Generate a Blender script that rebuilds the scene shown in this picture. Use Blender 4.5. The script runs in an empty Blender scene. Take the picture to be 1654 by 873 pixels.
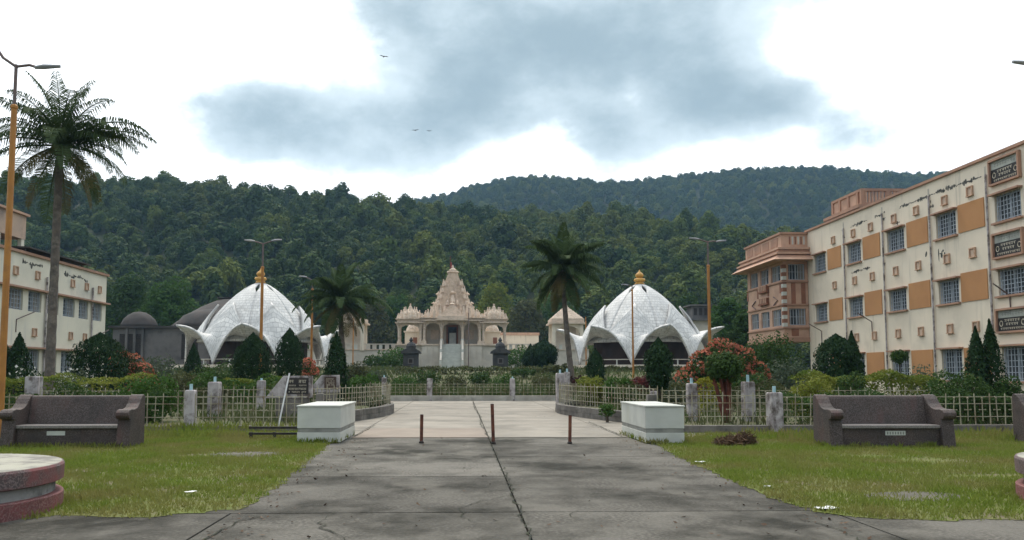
import bpy, bmesh, math, random
import numpy as np
from mathutils import Vector, Matrix
R = math.radians
random.seed(7)
RNG = np.random.default_rng(11)
scene = bpy.context.scene
COL = scene.collection

# ------------------------------------------------------------------ camera
F_PX, W_PX, H_PX = 1300.0, 1654.0, 873.0
PPX, PPY = 786.0, 503.0
CAM_H = 1.55
PITCH = math.atan(100 / F_PX)
YAW = math.atan(41 * math.cos(PITCH) / F_PX)
cd = bpy.data.cameras.new('camera')
cam = bpy.data.objects.new('camera', cd)
COL.objects.link(cam)
scene.camera = cam
cd.sensor_width = 36
cd.lens = F_PX / W_PX * 36
cd.shift_x = (W_PX / 2 - PPX) / W_PX
cd.shift_y = (PPY - H_PX / 2) / W_PX
cd.clip_start = 0.1
cd.clip_end = 8000
cam.location = (0, 0, CAM_H)
cam.rotation_euler = (math.pi / 2 + PITCH, 0, -YAW)

# ------------------------------------------------------------------ sky
SUN_EL, SUN_AZ = R(56), R(-10)      # azimuth measured from +Y towards +X
world = bpy.data.worlds.new('World')
scene.world = world
world.use_nodes = True
wt = world.node_tree
wn, wl = wt.nodes, wt.links
wn.clear()


def wmath(op, a, b=None, c=None):
    n = wn.new('ShaderNodeMath'); n.operation = op
    for i, v in enumerate((a, b, c)):
        if v is None: continue
        if isinstance(v, (int, float)): n.inputs[i].default_value = v
        else: wl.new(v, n.inputs[i])
    return n.outputs[0]


def wramp(v, lo, hi):
    n = wn.new('ShaderNodeMapRange'); n.interpolation_type = 'SMOOTHSTEP'
    wl.new(v, n.inputs[0]); n.inputs[1].default_value = lo; n.inputs[2].default_value = hi
    return n.outputs[0]


def wmix(fac, a, b):
    n = wn.new('ShaderNodeMix'); n.data_type = 'RGBA'
    if isinstance(fac, (int, float)): n.inputs[0].default_value = fac
    else: wl.new(fac, n.inputs[0])
    for s, v in ((6, a), (7, b)):
        if isinstance(v, tuple): n.inputs[s].default_value = (*v, 1)
        else: wl.new(v, n.inputs[s])
    return n.outputs[2]


tc = wn.new('ShaderNodeTexCoord')
sep = wn.new('ShaderNodeSeparateXYZ'); wl.new(tc.outputs['Generated'], sep.inputs[0])
az = wmath('ARCTAN2', sep.outputs[0], sep.outputs[1])
el = wmath('ARCSINE', sep.outputs[2])
nz = wn.new('ShaderNodeTexNoise'); nz.inputs['Scale'].default_value = 6.5; nz.inputs['Detail'].default_value = 9; nz.inputs['Roughness'].default_value = .62
mp = wn.new('ShaderNodeMapping'); mp.inputs['Scale'].default_value = (1, 1, 1.6); wl.new(tc.outputs['Generated'], mp.inputs[0]); wl.new(mp.outputs[0], nz.inputs[0])
nfac = nz.outputs[0]
nz2 = wn.new('ShaderNodeTexNoise'); nz2.inputs['Scale'].default_value = 4.2; nz2.inputs['Detail'].default_value = 4; wl.new(mp.outputs[0], nz2.inputs[0])
nbig = nz2.outputs[0]
# cloud banks as soft ellipses on the sky dome (azimuth, elevation, half sizes, weight)
BANKS = [(-.27, .285, .08, .042, .95), (-.14, .280, .11, .040, 1.1), (-.02, .310, .11, .048, 1.0), (-.20, .325, .11, .032, .75),
         (.03, .385, .14, .055, .9), (.08, .45, .17, .055, .95), (.16, .36, .12, .065, .9), (.27, .44, .12, .06, .95), (.30, .36, .09, .055, .95),
         (.185, .275, .055, .035, 1.0), (.33, .300, .085, .038, 1.0), (.40, .315, .05, .03, .5), (.455, .270, .07, .036, .98),
         (-.10, .45, .06, .04, .6), (-.55, .475, .03, .015, .5), (.46, .445, .04, .035, .8), (.215, .335, .03, .018, -.5), (.08, .258, .07, .020, -.75), (.405, .272, .026, .018, -.6),
         (1.2, .5, .5, .16, .9), (-1.4, .45, .55, .14, .9), (2.5, .6, .6, .2, 1.0), (-2.6, .5, .5, .2, .9), (.2, 1.0, .6, .16, .7)]
tot = None
for a0, e0, ra, re, wgt in BANKS:
    da = wmath('DIVIDE', wmath('SUBTRACT', az, a0), ra)
    de = wmath('DIVIDE', wmath('SUBTRACT', el, e0), re)
    d2 = wmath('ADD', wmath('MULTIPLY', da, da), wmath('MULTIPLY', de, de))
    g = wmath('MULTIPLY', wmath('POWER', 2.718, wmath('MULTIPLY', d2, -.9)), wgt)
    tot = g if tot is None else wmath('ADD', tot, g)
tot = wmath('ADD', tot, wmath('MULTIPLY', wmath('SUBTRACT', nfac, .5), 2.3))
bank = wramp(tot, .10, .95)
deep = wramp(wmath('ADD', tot, wmath('MULTIPLY', wmath('SUBTRACT', nbig, .5), 2.4)), .45, 1.9)
sky = wn.new('ShaderNodeTexSky'); sky.sky_type = 'NISHITA'; sky.sun_disc = False
sky.sun_elevation = SUN_EL; sky.sun_rotation = SUN_AZ; sky.dust_density = 2.0; sky.air_density = 1.2
sund = Vector((math.sin(SUN_AZ) * math.cos(SUN_EL), math.cos(SUN_AZ) * math.cos(SUN_EL), math.sin(SUN_EL)))
dot = wn.new('ShaderNodeVectorMath'); dot.operation = 'DOT_PRODUCT'
wl.new(tc.outputs['Generated'], dot.inputs[0]); dot.inputs[1].default_value = sund
glow = wramp(dot.outputs['Value'], -.35, 1.0)
white = wmix(glow, (4.3, 4.7, 5.2), (15.5, 15.9, 16.0))
base = wmix(.86, sky.outputs[0], white)
grey = wmix(deep, (6.0, 7.0, 7.5), (2.5, 3.35, 3.85))
colr = wmix(wmath('MULTIPLY', bank, .97), base, grey)
bg = wn.new('ShaderNodeBackground'); bg.inputs[1].default_value = .085
wl.new(colr, bg.inputs[0])
wo = wn.new('ShaderNodeOutputWorld'); wl.new(bg.outputs[0], wo.inputs[0])

# ------------------------------------------------------------------ sun behind thin cloud
sl = bpy.data.lights.new('sun', 'SUN'); sl.energy = 1.5; sl.angle = R(10); sl.color = (1, .91, .78)
sun = bpy.data.objects.new('sun', sl); COL.objects.link(sun)
sun.rotation_euler = (-sund).to_track_quat('-Z', 'Y').to_euler()
sun.location = (0, 0, 60)

vs = scene.view_settings
vs.view_transform = 'Standard'; vs.look = 'None'; vs.exposure = .74; vs.gamma = 1; vs.use_curve_mapping = False
scene.render.engine = 'CYCLES'
cy = scene.cycles
cy.use_denoising = True
cy.max_bounces = 5; cy.diffuse_bounces = 3; cy.glossy_bounces = 2; cy.transmission_bounces = 3; cy.volume_bounces = 0; cy.transparent_max_bounces = 4
cy.caustics_reflective = False; cy.caustics_refractive = False
cy.use_adaptive_sampling = True; cy.adaptive_threshold = 0.015


# ------------------------------------------------------------------ surveying: photograph pixel + distance -> place
def ray(px, py):
    x = (px - PPX) / F_PX; z = -(py - PPY) / F_PX
    y2 = math.cos(PITCH) - z * math.sin(PITCH); z2 = math.sin(PITCH) + z * math.cos(PITCH)
    return x * math.cos(YAW) + y2 * math.sin(YAW), -x * math.sin(YAW) + y2 * math.cos(YAW), z2


def G(px, py, z=0.0):
    r = ray(px, py); t = (z - CAM_H) / r[2]
    return r[0] * t, r[1] * t


def P(px, py, Y):
    r = ray(px, py); t = Y / r[1]
    return r[0] * t, CAM_H + r[2] * t


def terrain(y):
    t = min(max((y - 47) / 32, 0), 1)
    return -.06 + 1.9 * t * t * (3 - 2 * t)


# ------------------------------------------------------------------ materials
MATS = {}


def nodes(name):
    m = bpy.data.materials.new(name); m.use_nodes = True
    nt = m.node_tree
    return m, nt, nt.nodes, nt.links, nt.nodes['Principled BSDF']


def mixc(nt, fac, a, b, blend='MIX'):
    n = nt.nodes.new('ShaderNodeMix'); n.data_type = 'RGBA'; n.blend_type = blend
    for s, v in ((0, fac), (6, a), (7, b)):
        if isinstance(v, tuple): n.inputs[s].default_value = (*v, 1)
        elif isinstance(v, (int, float)): n.inputs[s].default_value = v
        else: nt.links.new(v, n.inputs[s])
    return n.outputs[2]


def noise(nt, vec, scale, detail=4, rough=.55, lo=.38, hi=.62, stretch=None):
    if stretch:
        mpn = nt.nodes.new('ShaderNodeMapping'); mpn.inputs['Scale'].default_value = stretch
        nt.links.new(vec, mpn.inputs[0]); vec = mpn.outputs[0]
    n = nt.nodes.new('ShaderNodeTexNoise'); n.inputs['Scale'].default_value = scale
    n.inputs['Detail'].default_value = detail; n.inputs['Roughness'].default_value = rough
    nt.links.new(vec, n.inputs[0])
    r = nt.nodes.new('ShaderNodeMapRange'); r.inputs[1].default_value = lo; r.inputs[2].default_value = hi
    nt.links.new(n.outputs[0], r.inputs[0])
    return r.outputs[0], n.outputs[0]


def M(name, c1, c2=None, scale=2.0, rough=.8, stain=None, sscale=.6, slo=.5, shi=.7, bump=.15, bscale=30, metal=0.0, streak=None, streak_s=(3, 3, .25), streak_r=(.52, .72), spec=.3, coord='pos', speck=None, speck_scale=60, vary=0):
    if name in MATS: return MATS[name]
    m, nt, ns, lk, b = nodes(name)
    if coord == 'pos':
        vec = ns.new('ShaderNodeNewGeometry').outputs['Position']
    else:
        vec = ns.new('ShaderNodeTexCoord').outputs['Object']
    if c2 is None: c2 = tuple(c * .8 for c in c1)
    f, raw = noise(nt, vec, scale, 6)
    col = mixc(nt, f, c1, c2)
    if speck:
        fs, _ = noise(nt, vec, speck_scale, 2, .5, .45, .6); col = mixc(nt, fs, col, speck)
    if stain:
        fs, _ = noise(nt, vec, sscale, 8, .65, slo, shi); col = mixc(nt, fs, col, stain)
    if streak:
        fs, _ = noise(nt, vec, 1.0, 6, .6, *streak_r, stretch=streak_s); col = mixc(nt, fs, col, streak)
    if vary:
        oi = ns.new('ShaderNodeObjectInfo'); rp = ns.new('ShaderNodeMapRange'); lk.new(oi.outputs['Random'], rp.inputs[0])
        rp.inputs[3].default_value = 1 - vary; rp.inputs[4].default_value = 1 + vary * .3
        hs = ns.new('ShaderNodeHueSaturation'); lk.new(rp.outputs[0], hs.inputs['Value']); lk.new(col, hs.inputs['Color']); col = hs.outputs[0]
    lk.new(col, b.inputs['Base Color'])
    b.inputs['Roughness'].default_value = rough; b.inputs['Metallic'].default_value = metal
    b.inputs['Specular IOR Level'].default_value = spec
    if bump:
        _, rb = noise(nt, vec, bscale, 5, .6)
        bn = ns.new('ShaderNodeBump'); bn.inputs['Strength'].default_value = bump; bn.inputs['Distance'].default_value = .05
        lk.new(rb, bn.inputs['Height']); lk.new(bn.outputs[0], b.inputs['Normal'])
    MATS[name] = m
    return m


def leafmat(name, c1, c2, c3=None, trans=.25, patch=.8, rough=.55, inst=False):
    if name in MATS: return MATS[name]
    m, nt, ns, lk, b = nodes(name)
    geo = ns.new('ShaderNodeNewGeometry')
    col = mixc(nt, geo.outputs['Random Per Island'], c1, c2)
    if inst:
        oi = ns.new('ShaderNodeObjectInfo'); f = oi.outputs['Random']
        rp = ns.new('ShaderNodeMapRange'); lk.new(f, rp.inputs[0]); rp.inputs[3].default_value = .0; rp.inputs[4].default_value = .85
        col = mixc(nt, rp.outputs[0], col, c3)
        fz, _ = noise(nt, geo.outputs['Position'], .018, 3, .5, .4, .62)
        col = mixc(nt, fz, col, mixc(nt, .45, col, tuple(c * .42 for c in c3)))
    else:
        f, _ = noise(nt, geo.outputs['Position'], patch, 4, .5, .42, .62)
        if c3: col = mixc(nt, f, col, c3)
    lk.new(col, b.inputs['Base Color']); b.inputs['Roughness'].default_value = .75; b.inputs['Specular IOR Level'].default_value = .1
    tr = ns.new('ShaderNodeBsdfTranslucent'); lk.new(col, tr.inputs[0])
    mx = ns.new('ShaderNodeMixShader'); mx.inputs[0].default_value = trans
    out = ns['Material Output']
    lk.new(b.outputs[0], mx.inputs[1]); lk.new(tr.outputs[0], mx.inputs[2]); lk.new(mx.outputs[0], out.inputs[0])
    MATS[name] = m
    return m


# ------------------------------------------------------------------ mesh building
class MB:
    def __init__(s): s.v = []; s.f = []

    def quadbox(s, c):
        o = len(s.v); s.v += [tuple(p) for p in c]
        s.f += [(o, o + 3, o + 2, o + 1), (o + 4, o + 5, o + 6, o + 7), (o, o + 1, o + 5, o + 4), (o + 1, o + 2, o + 6, o + 5), (o + 2, o + 3, o + 7, o + 6), (o + 3, o, o + 4, o + 7)]
        return s

    def box(s, x0, x1, y0, y1, z0, z1):
        return s.quadbox([(x0, y0, z0), (x1, y0, z0), (x1, y1, z0), (x0, y1, z0), (x0, y0, z1), (x1, y0, z1), (x1, y1, z1), (x0, y1, z1)])

    def frustum(s, cx, cy, z0, z1, a0, b0, a1, b1):
        return s.quadbox([(cx - a0, cy - b0, z0), (cx + a0, cy - b0, z0), (cx + a0, cy + b0, z0), (cx - a0, cy + b0, z0), (cx - a1, cy - b1, z1), (cx + a1, cy - b1, z1), (cx + a1, cy + b1, z1), (cx - a1, cy + b1, z1)])

    def tube(s, pts, rad, n=8, cap=True):
        pts = [Vector(p) for p in pts]
        if isinstance(rad, (int, float)): rad = [rad] * len(pts)
        o = len(s.v); up = Vector((0, 0, 1))
        for i, p in enumerate(pts):
            d = (pts[min(i + 1, len(pts) - 1)] - pts[max(i - 1, 0)]).normalized()
            u = d.cross(up)
            if u.length < 1e-3: u = d.cross(Vector((0, 1, 0)))
            u.normalize(); w = d.cross(u)
            for k in range(n):
                a = 2 * math.pi * k / n
                s.v.append(tuple(p + (u * math.cos(a) + w * math.sin(a)) * rad[i]))
        for i in range(len(pts) - 1):
            for k in range(n):
                a = o + i * n + k; b = o + i * n + (k + 1) % n
                s.f.append((a, b, b + n, a + n))
        if cap:
            s.f.append(tuple(o + k for k in range(n))[::-1]); s.f.append(tuple(o + (len(pts) - 1) * n + k for k in range(n)))
        return s

    def lathe(s, prof, n=24, cx=0, cy=0, plan=None, rot=0):
        o = len(s.v)
        for r, z in prof:
            for k in range(n):
                a = 2 * math.pi * k / n + rot
                q = r * (plan(a - rot) if plan else 1)
                s.v.append((cx + q * math.cos(a), cy + q * math.sin(a), z))
        for i in range(len(prof) - 1):
            for k in range(n):
                a = o + i * n + k; b = o + i * n + (k + 1) % n
                s.f.append((a, b, b + n, a + n))
        s.f.append(tuple(o + k for k in range(n))[::-1]); s.f.append(tuple(o + (len(prof) - 1) * n + k for k in range(n)))
        return s

    def prism(s, poly, axis, a0, a1):
        """poly 2-D outline; axis 'x': (y,z), 'y': (x,z), 'z': (x,y)"""
        o = len(s.v); n = len(poly)
        for t in (a0, a1):
            for p, q in poly:
                s.v.append({'x': (t, p, q), 'y': (p, t, q), 'z': (p, q, t)}[axis])
        s.f.append(tuple(range(o, o + n))[::-1]); s.f.append(tuple(range(o + n, o + 2 * n)))
        for i in range(n):
            j = (i + 1) % n; s.f.append((o + i, o + j, o + n + j, o + n + i))
        return s

    def grid(s, fn, nu, nv):
        o = len(s.v)
        for j in range(nv + 1):
            for i in range(nu + 1): s.v.append(tuple(fn(i / nu, j / nv)))
        for j in range(nv):
            for i in range(nu):
                a = o + j * (nu + 1) + i
                s.f.append((a, a + 1, a + nu + 2, a + nu + 1))
        return s

    def mesh(s, name, smooth=False, recalc=True):
        me = bpy.data.meshes.new(name); me.from_pydata(s.v, [], s.f)
        if recalc:
            bm = bmesh.new(); bm.from_mesh(me); bmesh.ops.recalc_face_normals(bm, faces=bm.faces); bm.to_mesh(me); bm.free()
        if smooth:
            me.shade_smooth() if smooth is True else me.shade_auto_smooth() if hasattr(me, 'shade_auto_smooth') else me.shade_smooth()
        me.update()
        return me


def obj(name, geo, mat, parent=None, loc=None, rz=0, smooth=False, bevel=0, solid=0):
    me = geo.mesh(name, smooth) if isinstance(geo, MB) else geo
    if mat is not None and not me.materials: me.materials.append(mat)
    o = bpy.data.objects.new(name, me); COL.objects.link(o)
    if loc is not None: o.location = loc
    o.rotation_euler.z = rz
    if parent is not None:
        o.parent = parent
        if loc is None:   # built in world coordinates
            o.matrix_parent_inverse = Matrix.Translation(-Vector(ABS.get(parent.name, (0, 0, 0))))
    ABS[o.name] = (0, 0, 0) if loc is None else tuple(Vector(loc) + Vector(ABS.get(parent.name, (0, 0, 0)) if parent else (0, 0, 0)))
    if solid:
        md = o.modifiers.new('thickness', 'SOLIDIFY'); md.thickness = solid; md.offset = -1
    if bevel:
        md = o.modifiers.new('edge', 'BEVEL'); md.width = bevel; md.segments = 2; md.limit_method = 'ANGLE'
    return o


ABS = {}


def tag(o, label, cat, group=None, kind=None):
    if label: o['label'] = label
    if cat: o['category'] = cat
    if group: o['group'] = group
    if kind: o['kind'] = kind
    return o


def thing(name, label, cat, loc=(0, 0, 0), rz=0, group=None):
    o = bpy.data.objects.new(name, None); COL.objects.link(o)
    o.location = loc; o.rotation_euler.z = rz; o.empty_display_size = .3
    ABS[o.name] = tuple(loc)
    return tag(o, label, cat, group)


def structure(o): o['kind'] = 'structure'; return o


def copy_tree(src, loc, rz=None, label=None, scale=None):
    r = src.copy(); COL.objects.link(r); r.location = loc
    if rz is not None: r.rotation_euler.z = rz
    if label: r['label'] = label
    if scale: r.scale = (scale,) * 3
    for ch in src.children:
        c = ch.copy(); COL.objects.link(c); c.parent = r
        for g in ch.children:
            d = g.copy(); COL.objects.link(d); d.parent = c
    return r


def quads_mesh(name, V, nper=4):
    """V: (n,nper,3) array -> mesh of separate polygons"""
    n = len(V)
    me = bpy.data.meshes.new(name)
    me.vertices.add(n * nper); me.vertices.foreach_set('co', V.reshape(-1).astype(np.float32))
    me.loops.add(n * nper); me.loops.foreach_set('vertex_index', np.arange(n * nper, dtype=np.int32))
    me.polygons.add(n); me.polygons.foreach_set('loop_start', np.arange(0, n * nper, nper, dtype=np.int32))
    me.update(calc_edges=True)
    return me


def leaves(C, D, size, aspect=.5, rnd=.6, var=.4, up=None):
    """diamond leaves at C whose faces look roughly along D; `up` makes them upright sprays"""
    n = len(C)
    N = D + RNG.normal(0, rnd, (n, 3)); N /= np.linalg.norm(N, axis=1)[:, None] + 1e-9
    T = RNG.normal(0, 1, (n, 3)) if up is None else np.array([[0, 0, 1.0]]) + RNG.normal(0, up, (n, 3))
    S = np.cross(N, T); S /= np.linalg.norm(S, axis=1)[:, None] + 1e-9
    T = np.cross(S, N)
    L = (size * (1 + RNG.uniform(-var, var, n)))[:, None]
    a = C - T * L * .5; b = C + S * L * aspect * .5 - N * L * .07; c = C + T * L * .5; d = C - S * L * aspect * .5 - N * L * .07
    return np.stack([a, b, c, d], 1)


def clump_pts(clumps, n, shell=.45):
    cl = np.array([c[0] for c in clumps]); rr = np.array([(c[1],) * 3 if isinstance(c[1], (int, float)) else c[1] for c in clumps], dtype=float)
    w = (rr[:, 0] * rr[:, 2]); w = w / w.sum()
    idx = RNG.choice(len(cl), n, p=w)
    d = RNG.normal(0, 1, (n, 3)); d /= np.linalg.norm(d, axis=1)[:, None]
    q = (1 - shell * RNG.random(n) ** 1.5)[:, None]
    return cl[idx] + d * rr[idx] * q, d


# ------------------------------------------------------------------ material library
m_road = M('road_concrete', (.155, .146, .128), (.1, .094, .082), 1.3, .92, (.034, .033, .027), .42, .43, .62, .6, 22, streak=(.2, .187, .162), streak_s=(.9, .6, 1), streak_r=(.54, .76), speck=(.17, .16, .14), speck_scale=24, vary=.22, spec=.12)
m_plaza = M('plaza_concrete', (.29, .263, .222), (.225, .205, .173), .7, .9, (.13, .12, .1), .6, .48, .76, .3, 20, vary=.15)
m_plaza_warm = M('plaza_concrete_warm', (.29, .245, .2), (.24, .2, .165), .7, .9, (.22, .2, .17), .5, .55, .85, .25, 16, vary=.12)
m_crack = M('crack_dirt', (.02, .022, .018), (.035, .04, .02), 6, 1)
m_soil = M('garden_ground', (.07, .085, .03), (.11, .095, .06), .8, 1, (.05, .07, .02), .4)
m_lawn = M('lawn_ground', (.095, .12, .022), (.12, .125, .04), 1.6, 1, (.135, .115, .07), 1.1, .5, .66)
m_granite = M('granite_terrazzo', (.066, .044, .037), (.042, .033, .029), 2, .62, (.035, .03, .028), 1.6, .5, .75, .12, 60, speck=(.105, .085, .08), speck_scale=45, streak=(.10, .05, .045), streak_s=(2.5, 2.5, .4), streak_r=(.56, .75))
m_redgran = M('granite_red', (.20, .055, .055), (.13, .045, .045), 3, .7, (.07, .04, .04), 2, speck=(.22, .12, .11), speck_scale=50)
m_topgran = M('granite_worn_top', (.34, .33, .27), (.24, .23, .2), 3, .8, (.12, .11, .1), 3)
m_marble = M('marble_white', (.55, .56, .51), (.45, .46, .42), 1.5, .5, (.46, .46, .36), 1.2, .58, .85, .05, streak=(.5, .5, .42), streak_s=(4, 4, .5), streak_r=(.6, .85))
m_band = M('band_grey', (.28, .28, .25), (.2, .2, .18), 4, .7)
m_rust = M('rusty_iron', (.14, .05, .03), (.07, .03, .022), 9, .85, (.2, .08, .045), 6)
m_black = M('black_iron', (.018, .017, .016), (.04, .03, .025), 8, .7)
m_cream = M('cream_wall', (.72, .635, .51), (.66, .58, .465), .5, .9, (.50, .44, .36), .45, .54, .82, .08, 20, streak=(.33, .30, .25), streak_s=(2.2, 2.2, .16), streak_r=(.57, .86))
m_creaml = M('cream_wall_pale', (.70, .66, .54), (.62, .59, .49), .5, .9, (.42, .42, .38), .4, .56, .85, .08, 20, streak=(.4, .42, .42), streak_s=(1.6, 1.6, .14), streak_r=(.6, .85))
m_terra = M('terracotta_trim', (.40, .235, .16), (.32, .19, .135), 1.2, .85, (.22, .15, .11), .8, .55, .8)
m_pink = M('pink_stone', (.52, .335, .24), (.43, .27, .195), 1.2, .85, (.3, .2, .16), .9, .56, .8)
m_brown = M('brown_panel', (.27, .12, .075), (.21, .1, .065), 2, .85)
m_ochre = M('ochre_panel', (.43, .22, .095), (.39, .195, .085), .7, .9, (.36, .19, .08), .6, .55, .85)
m_mould = M('black_mould', (.05, .052, .05), (.12, .115, .1), 3, 1)
m_pane = M('window_glass', (.035, .045, .055), (.07, .08, .09), 1.3, .25, bump=0, spec=.5)
m_curtain = M('grey_curtain', (.27, .25, .22), (.2, .185, .17), 2, .9, streak=(.14, .13, .12), streak_s=(9, 9, .3))
m_grille = M('grille_paint', (.42, .47, .52), (.33, .37, .42), 3, .6)
m_lamp = M('lamp_ochre', (.42, .19, .045), (.34, .15, .04), 2, .55, (.26, .12, .05), 2.2, .6, .8)
m_lampgrey = M('lamp_grey', (.17, .12, .11), (.12, .1, .1), 4, .6)
m_lamphead = M('lamp_head', (.22, .23, .24), (.3, .3, .3), 3, .4)
m_fence = M('fence_paint', (.36, .34, .245), (.27, .25, .175), 3, .75, (.16, .10, .055), 2.2, .5, .7)
m_post = M('post_concrete', (.46, .43, .42), (.30, .27, .27), 3.2, .9, (.11, .09, .08), 3.0, .46, .62, .3, 18, streak=(.55, .5, .5), streak_s=(5, 5, .7))
m_kerb = M('kerb_masonry', (.2, .185, .165), (.12, .11, .1), 2, .95, (.05, .05, .04), 1.5, .5, .75, .4, 14)
m_kerbl = M('kerb_light', (.45, .43, .38), (.34, .32, .28), 2, .95, (.15, .14, .12), 1.5, .55, .8, .3, 14)
m_blue = M('blue_pipe', (.42, .62, .66), (.33, .5, .55), 6, .6)
m_stone = M('temple_stone', (.60, .495, .385), (.46, .365, .275), .8, .85, (.27, .21, .17), .7, .55, .85, .9, 3.5, speck=(.62, .5, .4), speck_scale=3)
m_stonel = M('temple_marble', (.58, .53, .45), (.46, .42, .36), .6, .8, (.36, .33, .28), .5, .55, .85, .2, 4)
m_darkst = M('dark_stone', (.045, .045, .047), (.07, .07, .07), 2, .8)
m_greyst = M('grey_roof', (.072, .062, .057), (.045, .042, .04), .6, .9, (.04, .04, .04), .5)
m_greywall = M('grey_wall', (.15, .14, .135), (.095, .09, .088), .5, .9, (.07, .07, .07), .5)
m_gold = M('gold_paint', (.62, .34, .07), (.5, .27, .06), 2, .4, (.3, .16, .05), 2, .6, .8)
m_trunk = M('palm_trunk', (.15, .125, .105), (.09, .08, .07), 3, .95, (.22, .19, .16), 4, bump=.6, bscale=9)
m_bark = M('bark', (.09, .07, .05), (.06, .05, .04), 4, .95)
m_redbark = M('red_bark', (.13, .04, .025), (.08, .03, .022), 6, .9)
m_paper = M('paper', (.75, .76, .76), (.65, .66, .67), 8, .8)
m_letter = M('pale_letters', (.62, .56, .44), (.5, .45, .35), 5, .7)
m_board = M('black_board', (.02, .018, .018), (.035, .03, .028), 4, .6)
m_boardb = M('brown_board', (.07, .045, .035), (.09, .06, .045), 4, .7)
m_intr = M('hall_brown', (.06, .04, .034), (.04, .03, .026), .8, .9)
m_tank = M('tank_plaster', (.50, .36, .27), (.42, .32, .25), .8, .9, (.25, .2, .17), .6)

lf_palm = leafmat('palm_leaf', (.04, .07, .024), (.066, .102, .036), (.05, .078, .028), .22)
lf_palmold = leafmat('palm_leaf_old', (.11, .095, .03), (.15, .11, .045), (.08, .08, .03), .2)
lf_dark = leafmat('conifer_leaf', (.011, .03, .011), (.026, .054, .019), (.017, .04, .013), .12)
lf_green = leafmat('leaf_green', (.035, .085, .015), (.07, .135, .03), (.045, .095, .02), .3)
lf_mid = leafmat('leaf_mid', (.032, .07, .018), (.06, .105, .028), (.04, .075, .02), .25)
lf_yel = leafmat('leaf_yellow_green', (.14, .175, .025), (.20, .21, .04), (.085, .13, .022), .3)
lf_olive = leafmat('leaf_olive', (.065, .08, .03), (.10, .11, .045), (.06, .065, .03), .25)
lf_grey = leafmat('leaf_grey_green', (.07, .095, .06), (.11, .13, .085), (.05, .08, .045), .25)
lf_red = leafmat('leaf_red', (.40, .10, .07), (.46, .18, .10), (.33, .12, .07), .25)
lf_croton = leafmat('leaf_croton', (.09, .018, .022), (.14, .035, .03), (.05, .03, .02), .2)
lf_white = leafmat('petal_white', (.6, .6, .55), (.7, .7, .66), None, .2)
lf_dry = leafmat('dry_twigs', (.09, .055, .035), (.14, .09, .055), (.06, .04, .03), .05)
lf_forest = leafmat('forest_leaf', (.020, .047, .017), (.040, .078, .024), (.08, .12, .024), .15, inst=True)
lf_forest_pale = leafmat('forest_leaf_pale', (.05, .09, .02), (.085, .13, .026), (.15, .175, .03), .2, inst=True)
lf_grass = leafmat('grass_blade', (.125, .18, .026), (.185, .23, .042), (.21, .20, .065), .35, patch=.7)
lf_weed = leafmat('weed_blade', (.05, .085, .025), (.08, .11, .035), (.10, .105, .05), .3, patch=.5)

# ================================================================== GROUND
def ground():
    xs = [-1600, -900, -500, -300] + list(range(-200, -39, 20)) + list(range(-38, 39, 4)) + list(range(40, 201, 20)) + [300, 500, 900, 1600]
    ys = [-300, -100, -40] + list(range(-20, 120, 4)) + [130, 150, 180, 240, 400, 700, 1000, 1500]
    b = MB(); n = len(xs)
    for y in ys:
        for x in xs:
            b.v.append((x, y, terrain(y)))
    for j in range(len(ys) - 1):
        for i in range(n - 1):
            a = j * n + i; b.f.append((a, a + 1, a + n + 1, a + n))
    structure(obj('ground', b, m_soil))


ground()

# concrete drive: every slab its own piece, cracks and joints open between them
road = thing('concrete_drive', 'weathered grey concrete drive of large cracked slabs leading to the bollards', None, (0.7, 9, 0)); structure(road)
plaza = thing('plaza_pavement', 'pale concrete forecourt beyond the bollards', None, (.7, 30, 0)); structure(plaza)


def slab(parent, x0, x1, y0, y1, mat, z=0.0):
    g = .012; jz = random.uniform(-.002, .002)
    b = MB().box(x0 + g, x1 - g, y0 + g, y1 - g, -.14, z + jz)
    obj('slab', b, mat, parent)


for y0, y1 in zip([-3, 2.2, 5.6], [2.2, 5.6, 9.14]):
    for x0, x1 in zip([-15, -7.2, -2.55, .66, 4.15, 9, 16][:-1], [-15, -7.2, -2.55, .66, 4.15, 9, 16][1:]):
        slab(road, x0, x1, y0, y1, m_road)
for y0, y1 in zip([9.14, 12.28, 15.1, 17.75], [12.28, 15.1, 17.75, 19.5]):
    for x0, x1 in ((-3.3, .66), (.66, 5.2)): slab(road, x0, x1, y0, y1, m_road)
for k, (y0, y1) in enumerate(zip([19.5, 22.8, 26.2, 29.6, 33, 36.5, 40.5], [22.8, 26.2, 29.6, 33, 36.5, 40.5, 44.9])):
    for x0, x1 in ((-6.6, -2.62), (-2.62, .66), (.66, 3.9), (3.9, 8.6)):
        slab(plaza, x0, x1, y0, y1, m_plaza_warm if (k == 0 and x0 == -2.62) else m_plaza, .012)


def crack(parent, pts, w, z):
    """jagged dirt-filled crack as a narrow ribbon"""
    out = []
    for (x0, y0), (x1, y1) in zip(pts[:-1], pts[1:]):
        n = max(2, int(math.hypot(x1 - x0, y1 - y0) / .11))
        for i in range(n):
            t = i / n; k = .045 if 0 < i else 0
            out.append((x0 + (x1 - x0) * t + random.uniform(-k, k), y0 + (y1 - y0) * t + random.uniform(-k, k)))
    out.append(pts[-1])
    b = MB()
    for i, (x, y) in enumerate(out):
        a = out[max(i - 1, 0)]; c = out[min(i + 1, len(out) - 1)]
        dx, dy = c[0] - a[0], c[1] - a[1]; l = math.hypot(dx, dy) or 1
        ww = .55 * w * random.uniform(.25, 1.25) * (.35 if i in (0, len(out) - 1) else 1)
        b.v += [(x - dy / l * ww, y + dx / l * ww, z), (x + dy / l * ww, y - dx / l * ww, z)]
    for i in range(len(out) - 1): b.f.append((2 * i, 2 * i + 1, 2 * i + 3, 2 * i + 2))
    obj('crack', b, m_crack, parent)


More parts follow.
